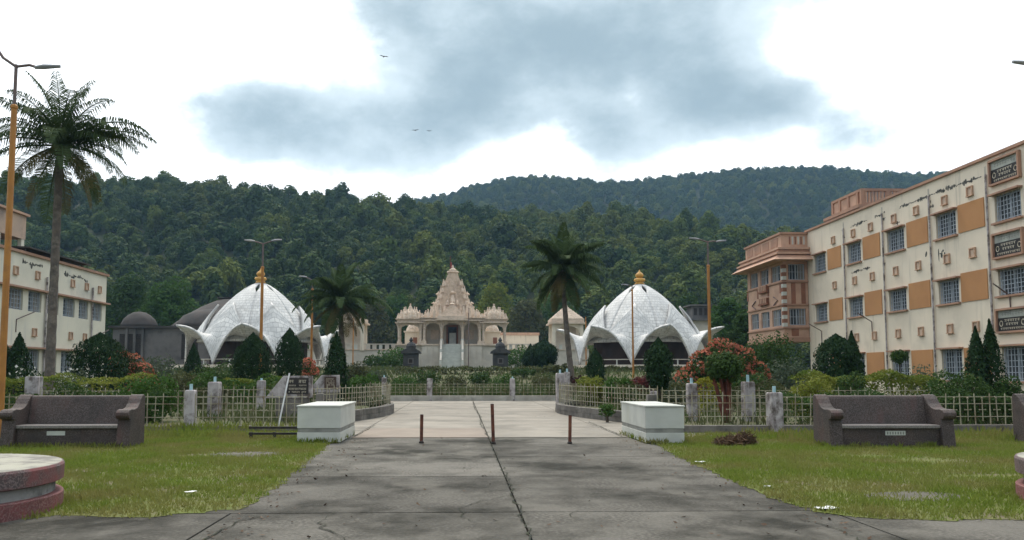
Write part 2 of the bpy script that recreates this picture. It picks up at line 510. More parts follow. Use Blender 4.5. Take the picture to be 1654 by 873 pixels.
crack(road, [(.70, 6.0), (.66, 9), (.69, 12), (.65, 15), (.67, 17.7), (.66, 19.4)], .022, .009)
crack(plaza, [(.66, 19.5), (.6, 24), (.68, 29), (.6, 35), (.64, 44)], .03, .022)
crack(road, [G(x, y) for x, y in ((838, 800), (800, 806), (762, 815), (741, 822), (745, 833), (770, 845))], .012, .009)
crack(road, [G(x, y) for x, y in ((420, 835), (380, 845), (340, 868), (320, 885))], .02, .009)
crack(road, [G(x, y) for x, y in ((540, 828), (520, 842), (522, 856), (548, 866), (556, 884))], .015, .009)
crack(road, [G(x, y) for x, y in ((470, 857), (520, 854), (545, 864))], .009, .009)
crack(road, [G(x, y) for x, y in ((935, 826), (922, 836), (950, 842), (985, 835))], .009, .009)
crack(road, [G(x, y) for x, y in ((1290, 838), (1340, 852), (1400, 878))], .014, .009)
crack(road, [G(x, y) for x, y in ((700, 850), (650, 858), (600, 862), (556, 868))], .009, .009)
crack(plaza, [G(x, y) for x, y in ((605, 688), (585, 700), (570, 707))], .03, .022)
crack(plaza, [G(x, y) for x, y in ((950, 682), (980, 695), (1004, 705))], .03, .022)
crack(plaza, [G(x, y) for x, y in ((640, 663), (700, 667), (760, 666))], .02, .022)
crack(plaza, [G(x, y) for x, y in ((820, 668), (870, 675), (900, 672))], .02, .022)

# lawns: soil sheet with blades
LAWN_L = [G(x, y) for x, y in ((531, 716), (500, 742), (465, 772), (430, 797), (403, 817), (380, 824), (300, 831), (230, 836), (170, 836), (100, 834))] + [(-4.6, 8.95), (-6, 8.8), (-9, 8.9), (-16, 9.2), (-16, 21.3), (-3.7, 21.3), (-3.65, 18.3)]
def ragged(poly):
    out = []
    for (x0, y0), (x1, y1) in zip(poly, poly[1:] + poly[:1]):
        n = max(1, int(math.hypot(x1 - x0, y1 - y0) / .12)) if min(y0, y1) < 18.5 and abs(x0) < 7 else 1
        for i in range(n):
            t = i / n; k = .05 if n > 1 else 0
            out.append((x0 + (x1 - x0) * t + random.gauss(0, k), y0 + (y1 - y0) * t + random.gauss(0, k)))
    return out


LAWN_R = [(4.95, 17.6), (5.1, 20.6), (17, 20.6), (17, 9), (9, 8.5)] + [G(x, y) for x, y in ((1640, 840), (1500, 842), (1400, 838), (1330, 830), (1285, 819), (1240, 803), (1200, 786), (1160, 768), (1125, 752), (1090, 735), (1060, 718))]
BARE = [(G(395, 735), .75, .55), (G(1480, 803), .75, .42), (G(1500, 745), .9, .5), (G(1600, 770), .8, .25), (G(1400, 738), .5, .3), (G(1180, 722), .6, .4), (G(320, 737), .5, .3)]


def inside(poly, x, y):
    r = np.zeros(len(x), bool); n = len(poly); j = n - 1
    for i in range(n):
        xi, yi = poly[i]; xj, yj = poly[j]
        c = ((yi > y) != (yj > y)) & (x < (xj - xi) * (y - yi) / (yj - yi + 1e-12) + xi)
        r ^= c; j = i
    return r


def lawn(poly, n):
    poly = ragged(poly)
    b = MB(); b.v = [(x, y, .006) for x, y in poly]; b.f = [tuple(range(len(poly)))]
    structure(obj('lawn_ground', b, m_lawn))
    xs = [p[0] for p in poly]; ys = [p[1] for p in poly]
    # more blades near the drive and the front
    x = RNG.uniform(min(xs), max(xs), n * 2); y = RNG.uniform(min(ys), max(ys), n * 2)
    jx = x + RNG.normal(0, .05, len(x)); jy = y + RNG.normal(0, .05, len(x))
    k = inside(poly, jx, jy)
    dens = .5 + .5 * np.sin(x * 1.7 + 1.3 * np.sin(y * .9)) * np.sin(y * 1.3 + x * .6)
    dens = dens * (.5 + .5 * np.sin(x * 5.3 + y * 2.1) * np.sin(y * 4.7 - x)) + .3
    k &= RNG.random(len(x)) < .2 + .8 * dens
    for (cx_, cy_), ra, rb in BARE:
        k &= (((x - cx_) / ra) ** 2 + ((y - cy_) / rb) ** 2 + RNG.normal(0, .35, len(x))) > .62
    x, y = x[k], y[k]; m = len(x)
    h = RNG.uniform(.025, .075, m) * (1 + .8 * dens[k] * RNG.random(m)); w = RNG.uniform(.006, .012, m)
    a = RNG.uniform(0, 6.283, m); lean = RNG.normal(0, .5, (m, 2)) * h[:, None]
    V = np.zeros((m, 3, 3)); z0 = .006
    V[:, 0] = np.stack([x + np.cos(a) * w, y + np.sin(a) * w, np.full(m, z0)], 1)
    V[:, 1] = np.stack([x - np.cos(a) * w, y - np.sin(a) * w, np.full(m, z0)], 1)
    V[:, 2] = np.stack([x + lean[:, 0], y + lean[:, 1], z0 + h], 1)
    me = quads_mesh('lawn_grass', V, 3)
    return obj('lawn_grass', me, lf_grass)


tag(lawn(LAWN_L, 105000), 'bright green mown grass beside the long stone bench and round plinth', 'grass', None, 'stuff')
tag(lawn(LAWN_R, 105000), 'patchy yellowing grass with bare spots in front of the plaque bench', 'grass', None, 'stuff')

# bare trodden patches (old paving showing through the grass)
for (c, ra, rb), nm in zip(BARE[:2], ('worn', 'worn')):
    b = MB(); n = 26
    b.v = [(c[0] + ra * math.cos(2 * math.pi * i / n) * random.uniform(.8, 1.1), c[1] + rb * math.sin(2 * math.pi * i / n) * random.uniform(.8, 1.1), .011) for i in range(n)]
    b.f = [tuple(range(n))]
    structure(obj('bare_ground_patch', b, M('bare_patch', (.13, .12, .095), (.085, .08, .065), 2.5, 1, (.07, .08, .035), 1.8)))

# garden beds with rounded noses, raised behind low masonry walls
NOSE_L = [(-4.5, 24.0), (-4.0, 24.9), (-3.35, 26.8), (-2.9, 29), (-2.75, 31.2), (-2.95, 33), (-3.6, 34.6), (-4.8, 35.9), (-6.4, 36.6)]
NOSE_R = [(5.7, 23.4), (5.15, 25.2), (4.5, 27.3), (4.0, 29.4), (3.85, 31.2), (4.05, 33), (4.7, 34.6), (5.9, 35.9), (7.6, 36.6)]


def smooth_line(pts, n=4):
    out = []
    for i in range(len(pts) - 1):
        p0 = pts[max(i - 1, 0)]; p1 = pts[i]; p2 = pts[i + 1]; p3 = pts[min(i + 2, len(pts) - 1)]
        for k in range(n):
            t = k / n
            out.append(tuple(.5 * (2 * p1[d] + (p2[d] - p0[d]) * t + (2 * p0[d] - 5 * p1[d] + 4 * p2[d] - p3[d]) * t * t + (3 * p1[d] - p0[d] - 3 * p2[d] + p3[d]) * t ** 3) for d in (0, 1)))
    return out + [pts[-1]]


NL, NR = smooth_line(NOSE_L), smooth_line(NOSE_R)
for line, sgn, far in ((NL, -1, -40), (NR, 1, 40)):
    pl = line + [(sgn * 7.2, 45.5), (far, 45.5), (far, 21.9 if sgn < 0 else 21.0), (sgn * 4.6, 21.9 if sgn < 0 else 21.0)]
    b = MB(); b.v = [(x, y, .16) for x, y in pl]; b.f = [tuple(range(len(pl)))]
    structure(obj('garden_bed', b, m_soil))


def wall_line(name, label, line, h, t, mat, courses=1, z0=0.0, cap=None, cat='wall', piece='stone'):
    """a low wall along a line, built of separate stones"""
    th = thing(name, label, cat, (*line[0], z0))
    ch = h / courses
    for c in range(courses):
        seg = line if courses == 1 else line
        i = 0
        while i < len(seg) - 1:
            (x0, y0), (x1, y1) = seg[i], seg[i + 1]
            L = math.hypot(x1 - x0, y1 - y0); k = max(1, round(L / 1.1))
            for q in range(k):
                a, bq = q / k, (q + 1) / k
                off = random.uniform(-.012, .012)
                nx, ny = -(y1 - y0) / L, (x1 - x0) / L
                p = [(x0 + (x1 - x0) * s, y0 + (y1 - y0) * s) for s in (a + .004 / L, bq - .004 / L)]
                zz0, zz1 = z0 + c * ch + .003, z0 + (c + 1) * ch - .005
                cs = [(p[0][0] + nx * (t / 2 + off), p[0][1] + ny * (t / 2 + off)), (p[1][0] + nx * (t / 2 + off), p[1][1] + ny * (t / 2 + off)), (p[1][0] - nx * t / 2, p[1][1] - ny * t / 2), (p[0][0] - nx * t / 2, p[0][1] - ny * t / 2)]
                obj(piece, MB().quadbox([(x, y, zz0) for x, y in cs] + [(x, y, zz1) for x, y in cs]), mat, th)
            i += 1
    return th


wall_line('kerb_wall', 'low curved stone kerb round the bed with the two notice boards', NL[::2], .36, .3, m_kerb, 2)
wall_line('kerb_wall', 'low curved stone kerb round the bed in front of the red bush', NR[::2], .36, .3, m_kerb, 2)
wall_line('kerb_wall', 'long pale kerb under the fence facing the temple', [(-6.3, 45.2), (-4.3, 45.2), (-1.76, 45.2), (2.87, 45.2), (5.95, 45.2), (8.2, 45.2)], .30, .3, m_kerbl, 1)
wall_line('kerb_wall', 'dark low kerb behind the dry brush pile', [(5.15, 20.9), (8.16, 20.9), (10.6, 20.9), (16.5, 20.9)], .2, .25, m_kerb, 1)
wall_line('kerb_wall', 'dark weedy kerb behind the long bench', [(-16, 21.75), (-10, 21.75), (-7.2, 21.75), (-3.95, 21.75)], .16, .25, m_kerb, 1)

# ------------------------------------------------------------------ fences
def picket_mesh(kind, h):
    b = MB(); r = .011
    if kind == 0:
        b.box(-r, r, -r, r, 0, h)
        b.frustum(0, 0, h, h + .05, r, r, .002, .002)
    else:
        t = h * .86
        b.box(-r * .8, r * .8, -r * .8, r * .8, h * .12, t)
        b.lathe([(.003, t - .005), (.022, t + .01), (.027, t + .025), (.02, t + .043), (.003, t + .052)], 8)
        zc = h * .5
        b.box(-.085, .085, -.008, .008, zc - .01, zc + .01)
        for sx in (-.085, .085): b.lathe([(.003, zc - .02), (.018, zc), (.003, zc + .02)], 6, sx, 0)
    return b.mesh('picket')


PK = {}


def fence(label, line, z0, h=.86, gap=.2, group=None):
    th = thing('picket_fence', label, 'fence', (*line[0], z0), 0, group)
    for k in (0, 1):
        if (k, h) not in PK: PK[(k, h)] = picket_mesh(k, h)
    d = 0; cnt = 0
    for (x0, y0), (x1, y1) in zip(line[:-1], line[1:]):
        L = math.hypot(x1 - x0, y1 - y0); ang = math.atan2(y1 - y0, x1 - x0)
        s = (gap - d) % gap
        while s < L:
            x, y = x0 + (x1 - x0) * s / L, y0 + (y1 - y0) * s / L
            if random.random() > .03:
                o = obj('picket', PK[(cnt % 2, h)], m_fence, th, (x - line[0][0], y - line[0][1], 0), ang)
                o.rotation_euler.x = random.gauss(0, .02); o.rotation_euler.y = random.gauss(0, .02)
            cnt += 1; s += gap
        d = (d + L) % gap
    for zr in (.93 * h, .70 * h, .27 * h):
        b = MB()
        b.tube([(x, y, z0 + zr) for x, y in line], .011, 6)
        obj('rail', b, m_fence, th)
    return th


def post(loc, h, label, w=.27, pipe=.16, mat=m_post, group=None, lean=0.0):
    t = thing('fence_post', label, 'post', loc, random.uniform(-.08, .08), group)
    b = MB().frustum(0, 0, 0, h - .03, w / 2, w / 2, w / 2 * .96, w / 2 * .96).frustum(0, 0, h - .03, h, w / 2 * .96, w / 2 * .96, w * .42, w * .42)
    obj('shaft', b, mat, t, (0, 0, 0), bevel=.012)
    if pipe: obj('pipe_stub', MB().tube([(0, 0, h - .01), (0, 0, h + pipe)], .042, 10), m_blue, t, (0, 0, 0))
    t.rotation_euler.y = lean
    return t


fence('cream picket fence between the long bench and the weedy verge', [(-15.5, 21.7), (-7.36, 21.7)], .16, .82)
fence('cream picket fence between the blue-topped post and the marble block', [(-7.04, 21.7), (-4.1, 21.7)], .16, .82)
fence('cream picket fence running in front of the notice boards', [(-13, 25.4), (-7.75, 25.4)], .16, .9)
fence('rusty cream picket fence under the slanted notice board', [(-7.4, 25.3), (-4.7, 24.1)], .16, .95)
fence('cream picket fence curving round the bed with the notice boards', NL, .36, .78)
fence('cream picket fence curving round the bed with leafy canna plants', NR, .36, .78)
fence('cream picket fence behind the dry brush pile', [(5.2, 20.9), (8.0, 20.9)], .2, .82)
fence('cream picket fence on either side of the plaque bench', [(8.32, 20.9), (16.4, 20.9)], .2, .78)
fence('cream picket fence behind the red-stemmed topiary', [(5.9, 23.6), (8.2, 23.3), (16, 23.6)], .2, .9)
for x0, x1, nm in ((-6.3, -4.45, 'beside the rose bush'), (-4.15, -1.9, 'before the black kiosk nearer the palm pair'), (-1.62, 2.73, 'straight before the temple stairs'), (3.01, 5.8, 'before the tall reeds by the leaning palm'), (6.1, 8.2, 'ending at the bed of canna plants')):
    fence('pale picket fence panel on kerb ' + nm, [(x0, 45.2), (x1, 45.2)], .3, .68, .24)
post((-7.2, 21.8, 0), 1.1, 'grey fence post topped with blue pipe beside the weedy verge')
post((-7.6, 25.2, 0), 1.28, 'weathered post with pale plate and blue pipe', .34)
post((-7.5, 30.6, 0), 1.28, 'white stained fence post in front of the ochre lamp post', .28, .08)
post((-3.85, 22.2, 0), 1.0, 'black mossy post against the marble block', .2, 0, m_kerb)
post((-4.3, 45.2, 0), 1.32, 'pale kerb fence post behind the rose bush', .26, .12)
post((-1.76, 45.2, 0), 1.25, 'white fence post on the kerb facing the black kiosk', .3, .0)
post((2.87, 45.2, 0), 1.25, 'white fence post on the kerb facing the cypress pair', .3, .1)
post((5.95, 45.2, 0), 1.3, 'white fence post where kerb meets the leaning palm bed', .28, .1)
post((4.1, 33.4, .0), 1.55, 'mossy post at the nose of the canna bed', .34, .14)
post((4.55, 34.6, .0), 1.6, 'slim pale post beside the mossy nose post', .22, .14)
post((8.16, 20.85, 0), 1.05, 'stained fence post with blue pipe beside the brush pile', .33)
post((8.35, 23.3, 0), 1.3, 'grey fence post with pale plate behind the red-stemmed topiary', .32, .2)
post((6.75, 23.5, 0), 1.25, 'blotched white post behind the marble block and red bush', .28, .16)
post((6.45, 27.0, 0), .95, 'short white post beside the trunked cypress', .22, 0)
post((5.35, 22.6, 0), .95, 'dark stained post touching the marble block near the topiary', .26, 0, m_kerb)
post((-16.2, 27.2, 0), 1.6, 'old stone post in the hedge below the twin cypress', .42, 0, m_kerb)
post((-13.3, 25.6, 0), 1.45, 'flaking stone post rising above the long bench', .4, .0, m_post)

# ------------------------------------------------------------------ benches
def bench(loc, rz, label, marks):
    t = thing('stone_bench', label, 'bench', loc, rz)
    Wd = 2.62; D = .92
    # side profile (y: 0 = front, z)
    prof = [(.06, 0), (D, 0), (D, 1.0), (D - .02, 1.06), (D - .08, 1.09), (D - .16, 1.07), (D - .24, 1.0), (D - .32, .90), (D - .44, .82), (D - .6, .79), (D - .74, .80), (D - .85, .785), (D - .915, .73), (D - .92, .665), (D - .875, .60), (D - .80, .585), (D - .80, .55)]
    for sx in (-1, 1):
        x0 = sx * (Wd / 2 - .27); x1 = sx * Wd / 2
        obj('arm', MB().prism(prof, 'x', min(x0, x1), max(x0, x1)), m_granite, t, (0, 0, 0), bevel=.015)
    hw = Wd / 2 - .272
    bp = [(D - .3, .47), (D - .02, .47), (D - .02, 1.02), (D - .05, 1.055), (D - .1, 1.07), (D - .155, 1.05), (D - .18, 1.0)]
    obj('backrest', MB().prism(bp, 'x', -hw, hw), m_granite, t, (0, 0, 0), bevel=.01)
    obj('seat', MB().box(-hw, hw, .14, D - .06, .40, .468), M('granite_worn_seat', (.17, .15, .145), (.12, .11, .1), 3, .5, speck=(.25, .23, .22)), t, (0, 0, 0), bevel=.012)
    fp = obj('front_panel', MB().box(-hw, hw, .2, D - .1, 0, .398), m_granite, t, (0, 0, 0))
    pl = obj('plaque', MB().box(-.42 + .0, -.05, .188, .1995, .255, .345) if not marks else MB().box(-.1, .32, .188, .1995, .255, .345), m_marble, t, (0, 0, 0))
    if marks:
        b = MB()
        for i in range(7): b.box(-.07 + i * .055, -.04 + i * .055, .186, .1878, .27, .33)
        obj('lettering', b, m_band, t, (0, 0, 0))
    return t


bench((-8.2, 17.0, 0), R(1.0), 'long dark granite bench with blank pale plaque on the green lawn', False)
bench((8.96, 16.5, 0), R(-1.0), 'long dark granite bench with lettered plaque on the patchy lawn', True)
bench((13.75, 17.0, 0), R(-2.0), 'granite bench beyond the weeds next to the plaque bench', False)

# round plinths of three granite rings
def plinth(loc, label, paper):
    t = thing('round_plinth', label, 'plinth', loc)
    obj('base_ring', MB().lathe([(1.36, 0), (1.36, .17), (1.345, .185)], 56), m_redgran, t, (0, 0, 0))
    obj('recess_ring', MB().lathe([(1.27, .183), (1.27, .315)], 56), M('recess_plaster', (.36, .36, .34), (.22, .22, .21), 2, .9, (.06, .06, .055), 1.3, .45, .6), t, (0, 0, 0))
    obj('top_slab', MB().lathe([(1.33, .312), (1.355, .325), (1.36, .49), (1.345, .515)], 56), M('granite_edge', (.11, .07, .07), (.075, .06, .058), 2.5, .7, (.2, .07, .07), .9, .52, .62, .2, 50, speck=(.17, .13, .125), speck_scale=50), t, (0, 0, 0))
    obj('worn_top', MB().lathe([(1.33, .514), (1.325, .52)], 56), m_topgran, t, (0, 0, 0))


plinth((-5.96, 9.3, 0), 'round stone plinth with red base ring on the green lawn', 1)
plinth((8.14, 9.35, 0), 'round stone plinth with red base ring on the patchy lawn', 0)


def paper(x, y, z, s, rz, label, mat=m_paper):
    def fn(u, v):
        return ((u - .5) * s, (v - .5) * s * .6, .006 + .03 * s * (math.sin(u * 9 + rz) * math.cos(v * 7) + 1) + .02 * s * random.random())
    tag(obj('scrap_paper', MB().grid(fn, 5, 4), mat, None, (x, y, z), rz), label, 'paper')


paper(*G(1335, 824), .012, .24, .3, 'crumpled white paper at the edge of the patchy grass')
paper(*G(308, 802), .05, .14, .8, 'small white scrap lying in the bright green grass')
paper(*G(1132, 750), .03, .18, .2, 'flat pale scrap beside the drive near the marble block')
paper(*G(1240, 790), .03, .11, .5, 'torn pale scrap at the drive edge')
paper(-5.3, 8.85, .526, .34, .4, 'folded pale paper lying on the round plinth')

# ------------------------------------------------------------------ marble blocks
def marble_block(x0, x1, y0, y1, label, hole):
    t = thing('marble_block', label, 'block', ((x0 + x1) / 2, y0, 0))
    obj('base', MB().box(x0, x1, y0, y1, .02, .235), m_marble, t, bevel=.006)
    obj('band', MB().box(x0 + .012, x1 - .012, y0 + .012, y1 - .012, .236, .33), m_band, t)
    e = .02
    # cladding slabs
    xm = x0 + (x1 - x0) * .5
    obj('core', MB().box(x0 + e, x1 - e, y0 + e, y1 - e, .331, .80), m_band, t)
    for (a, b_) in ((x0, x1),): obj('front_slab', MB().box(a, b_, y0, y0 + e - .002, .332, .80), m_marble, t, bevel=.004)
    for k in range(3):
        ya = y0 + e + (y1 - y0 - e) * k / 3 + .003; yb = y0 + e + (y1 - y0 - e) * (k + 1) / 3 - .003
        obj('side_slab', MB().box(x0, x0 + e - .002, ya, yb, .332, .80), m_marble, t)
        obj('side_slab', MB().box(x1 - e + .002, x1, ya, yb, .332, .80), m_marble, t)
    obj('top_slab', MB().box(x0 - .02, x1 + .02, y0 - .02, y1 + .02, .802, .835), m_marble, t, bevel=.006)


marble_block(-3.63, -2.68, 18.1, 20.6, 'white marble block with grey band beside the black iron frame', 1)
marble_block(4.06, 4.92, 17.75, 20.4, 'white marble block with grey band in front of the red bush', 0)

for x, y, h, lab, ln in ((-.88, 18.05, .62, 'short rusty pipe bollard facing the marble block near the notice boards', .01), (.71, 17.85, .86, 'tallest rusty bollard standing on the centre crack', -.03), (2.39, 17.8, .62, 'short rusty pipe bollard facing the marble block near the red bush', .02)):
    t = thing('rusty_bollard', lab, 'bollard', (x, y, 0))
    obj('pipe', MB().tube([(0, 0, -.05), (0, 0, h)], .037, 12), m_rust, t, (0, 0, 0))
    obj('collar', MB().lathe([(.055, -.0), (.055, .03), (.038, .05)], 12), m_black, t, (0, 0, 0))
    obj('cap', MB().lathe([(.039, h), (.036, h + .012), (.01, h + .018)], 12), m_black, t, (0, 0, 0))
    t.rotation_euler.y = ln

# black iron cradle on the ground by the marble block
t = thing('iron_frame', 'low black iron frame lying beside the marble block', 'frame', (-4.1, 19.3, 0))
for z in (.1, .24): obj('rail', MB().box(-5.0, -3.78, 19.28, 19.34, z, z + .05), m_black, t)
for x in (-4.95, -4.4, -3.76): obj('leg', MB().box(x - .03, x + .03, 19.27, 19.35, -.02, .16 if x < -3.8 else .66), m_black, t)
t = thing('white_pole', 'thin white stick leaning against the fence before the notice board', 'pole', (-4.75, 21.4, 0))
obj('shaft', MB().tube([(-4.78, 21.4, .16), (-4.55, 21.55, 1.55)], .022, 8), m_paper, t)

# ------------------------------------------------------------------ notice boards
def lettering(x0, x1, z0, z1, y, n, parent, mat, seed, topbar=True):
    """unreadable weathered characters hanging from a headline"""
    rr = random.Random(seed); b = MB(); h = z1 - z0; w = (x1 - x0) / n
    for i in range(n):
        xa = x0 + i * w
        if rr.random() < .1: continue
        if topbar: b.box(xa, xa + w * .92, y - .004, y - .001, z1 - h * .14, z1)
        xs = xa + w * rr.uniform(.45, .75); b.box(xs, xs + w * .15, y - .004, y - .001, z0, z1 - h * .15)
        zz = z0 + h * rr.uniform(.25, .55); b.box(xa + w * .08, xs - .0005, y - .004, y - .001, zz, zz + h * .14)
        if rr.random() < .6: b.box(xa + w * .08, xa + w * .22, y - .004, y - .001, z0 + h * .05, zz - .0005)
    return obj('lettering', b, mat, parent)


def notice(x0, x1, y, z0, z1, label, rows, mat_b):
    t = thing('notice_board', label, 'notice board', ((x0 + x1) / 2, y, 0))
    sl_ = .62 * (z1 - z0) / .62
    poly = [(x0 - .62, z0 - .12), (x1 + .1, z0 - .12), (x1 + .1, z1 + .06), (x0 - .1, z1 + .06)]
    obj('concrete_stand', MB().prism(poly, 'y', y, y + .16), m_post, t, bevel=.01)
    obj('pedestal', MB().box(x0 - .3, x1 - .0, y + .03, y + .22, 0, z0 - .12), m_kerb, t)
    obj('board', MB().box(x0, x1, y - .015, y - .001, z0, z1), mat_b, t)
    for z_a, z_b, n, s in rows:
        lettering(x0 + .06, x1 - .06, z_a, z_b, y - .015, n, t, m_letter, s)
    return t


xa, za = P(466, 612, 23.8); xb, zb = P(497, 638, 23.8)
notice(xa - .05, xb + .02, 23.8, zb + .02, za + .02, 'black notice board with pale lettering on slanted concrete stand', [(za - .13, za - .04, 7, 1), (za - .22, za - .18, 12, 2), (za - .33, za - .27, 12, 3), (za - .41, za - .37, 11, 4)], m_board)
xa, za = P(524, 609, 28.6); xb, zb = P(543, 629, 28.6)
notice(xa, xb, 28.6, zb, za, 'small brown notice board on slanted concrete stand before the cypress', [(za - .1 - .07 * k, za - .06 - .07 * k, 8, 10 + k) for k in range(4)], m_boardb)

# ------------------------------------------------------------------ lamp posts
def lamp(loc, h, label, arms=((-1, .1), (1, -.02)), r=.085, rz=0, dark=False, reach=.9, top=.26):
    t = thing('lamp_post', label, 'lamp post', loc, rz)
    hp = h * (1 - top)
    mt = m_lampgrey if dark else m_lamp
    obj('pole', MB().tube([(0, 0, -.1), (0, 0, hp * .5), (0, 0, hp)], [r, r * .9, r * .8], 12), mt, t, (0, 0, 0))
    obj('collar', MB().lathe([(r * .82, hp - .02), (r, hp + .0), (r, hp + .06), (r * .6, hp + .09)], 12), mt, t, (0, 0, 0))
    obj('upper_pole', MB().tube([(0, 0, hp), (0, 0, h)], r * .48, 10), m_lampgrey if arms else mt, t, (0, 0, 0))
    for sx, rise in arms:
        a = obj('arm', MB().tube([(0, 0, h - .05), (sx * .3, 0, h + .02 + rise * .3), (sx * reach, 0, h + rise)], .035, 8), m_lampgrey, t, (0, 0, 0))
        hd = MB().tube([(sx * (reach - .08), 0, h + rise), (sx * (reach + .12), 0, h + rise + .03), (sx * (reach + .5), 0, h + rise + .06)], [.04, .065, .04], 8)
        obj('lamp_head', hd, m_lamphead, a, (0, 0, 0))
    return t


lamp((-10.72, 19.2, 0), 8.95, 'tall ochre lamp post standing beside the long bench', ((-1, .45), (1, -.05)), .082, R(6), top=.12, reach=.5)
lamp((-11.25, 45.6, 0), 8.9, 'ochre lamp post with two arms in front of the lotus hall near the grey domes', ((-1, .1), (1, .14)), .1, 0, top=.16, reach=.55)
x, z = P(1143, 390, 45.5); lamp((x, 45.5, 0), z, 'ochre lamp post with two arms rising through the red bush', ((-1, .12), (1, -.03)), .1, R(-4), top=.16, reach=.55)
x, z = P(505, 452, 63); lamp((x, 63, terrain(63)), z - terrain(63), 'ochre lamp post with a bent arm beside the drooping palm', ((-1, .2), (1, -.35)), .1, 0, top=.1, reach=.55)
x, z = P(1021, 462, 66); lamp((x, 66, terrain(66)), z - terrain(66), 'bare ochre pole before the lotus hall beside the leaning palm', ((-1, .05),), .085, 0, top=.05, reach=.4)
x, z = P(757, 497, 90); lamp((x, 90, terrain(90)), z - terrain(90), 'thin dark pole in front of the temple porch', (), .06, 0, True, top=.1)
x, z = P(946, 512, 95); lamp((x, 95, terrain(95)), z - terrain(95), 'thin ochre pole in front of the small pyramid-roofed pavilion', (), .08, 0, top=.1)
x, z = P(571, 505, 98); lamp((x, 98, terrain(98)), z - terrain(98), 'thin ochre pole behind the drooping palm', (), .08, 0, top=.1)
x, z = P(1637, 104, 19.2); lamp((x + .98, 19.2, 0), z, 'ochre lamp post past the end of the plaque bench', ((-1, 0), (1, .3)), .105, 0, top=.12, reach=.5)

# ================================================================== LOTUS HALLS
def marble_tiles():
    m, nt, ns, lk, b = nodes('lotus_marble')
    uv = ns.new('ShaderNodeUVMap')
    br = ns.new('ShaderNodeTexBrick'); lk.new(uv.outputs[0], br.inputs[0])
    br.inputs['Color1'].default_value = (.68, .675, .65, 1); br.inputs['Color2'].default_value = (.56, .56, .545, 1); br.inputs['Mortar'].default_value = (.30, .30, .30, 1)
    br.inputs['Scale'].default_value = 1; br.inputs['Mortar Size'].default_value = .025; br.inputs['Brick Width'].default_value = .62; br.inputs['Row Height'].default_value = .42
    pos = ns.new('ShaderNodeNewGeometry').outputs['Position']
    f, _ = noise(nt, pos, .5, 7, .7, .46, .74)
    col = mixc(nt, f, br.outputs[0], (.36, .365, .36))
    f, _ = noise(nt, pos, 1.6, 6, .65, .56, .8)
    col = mixc(nt, f, col, (.33, .35, .36))
    f, _ = noise(nt, pos, 1.0, 5, .6, .56, .78, (1.6, 1.6, .2))
    col = mixc(nt, f, col, (.30, .30, .285))
    lk.new(col, b.inputs['Base Color']); b.inputs['Roughness'].default_value = .6
    return m


m_lotus = marble_tiles()
DPROF = [(8.85, .22), (8.55, .9), (8.1, 1.6), (7.4, 2.45), (6.5, 3.35), (5.0, 4.6), (3.9, 5.35), (2.8, 6.0), (1.4, 6.6), (0, 7.1)]


def rdome(z):
    return float(np.interp(z, [p[0] for p in DPROF[::-1]], [p[1] for p in DPROF[::-1]]))


def uv_obj(name, fn, nu, nv, mat, parent, loc, uvfn, solid=0):
    b = MB().grid(fn, nu, nv); me = b.mesh(name, True, True)
    ul = me.uv_layers.new(name='UVMap')
    st = [(i / nu, j / nv) for j in range(nv + 1) for i in range(nu + 1)]
    for lp in me.loops: ul.data[lp.index].uv = uvfn(*st[lp.vertex_index])
    o = obj(name, me, mat, parent, loc, solid=solid)
    return o


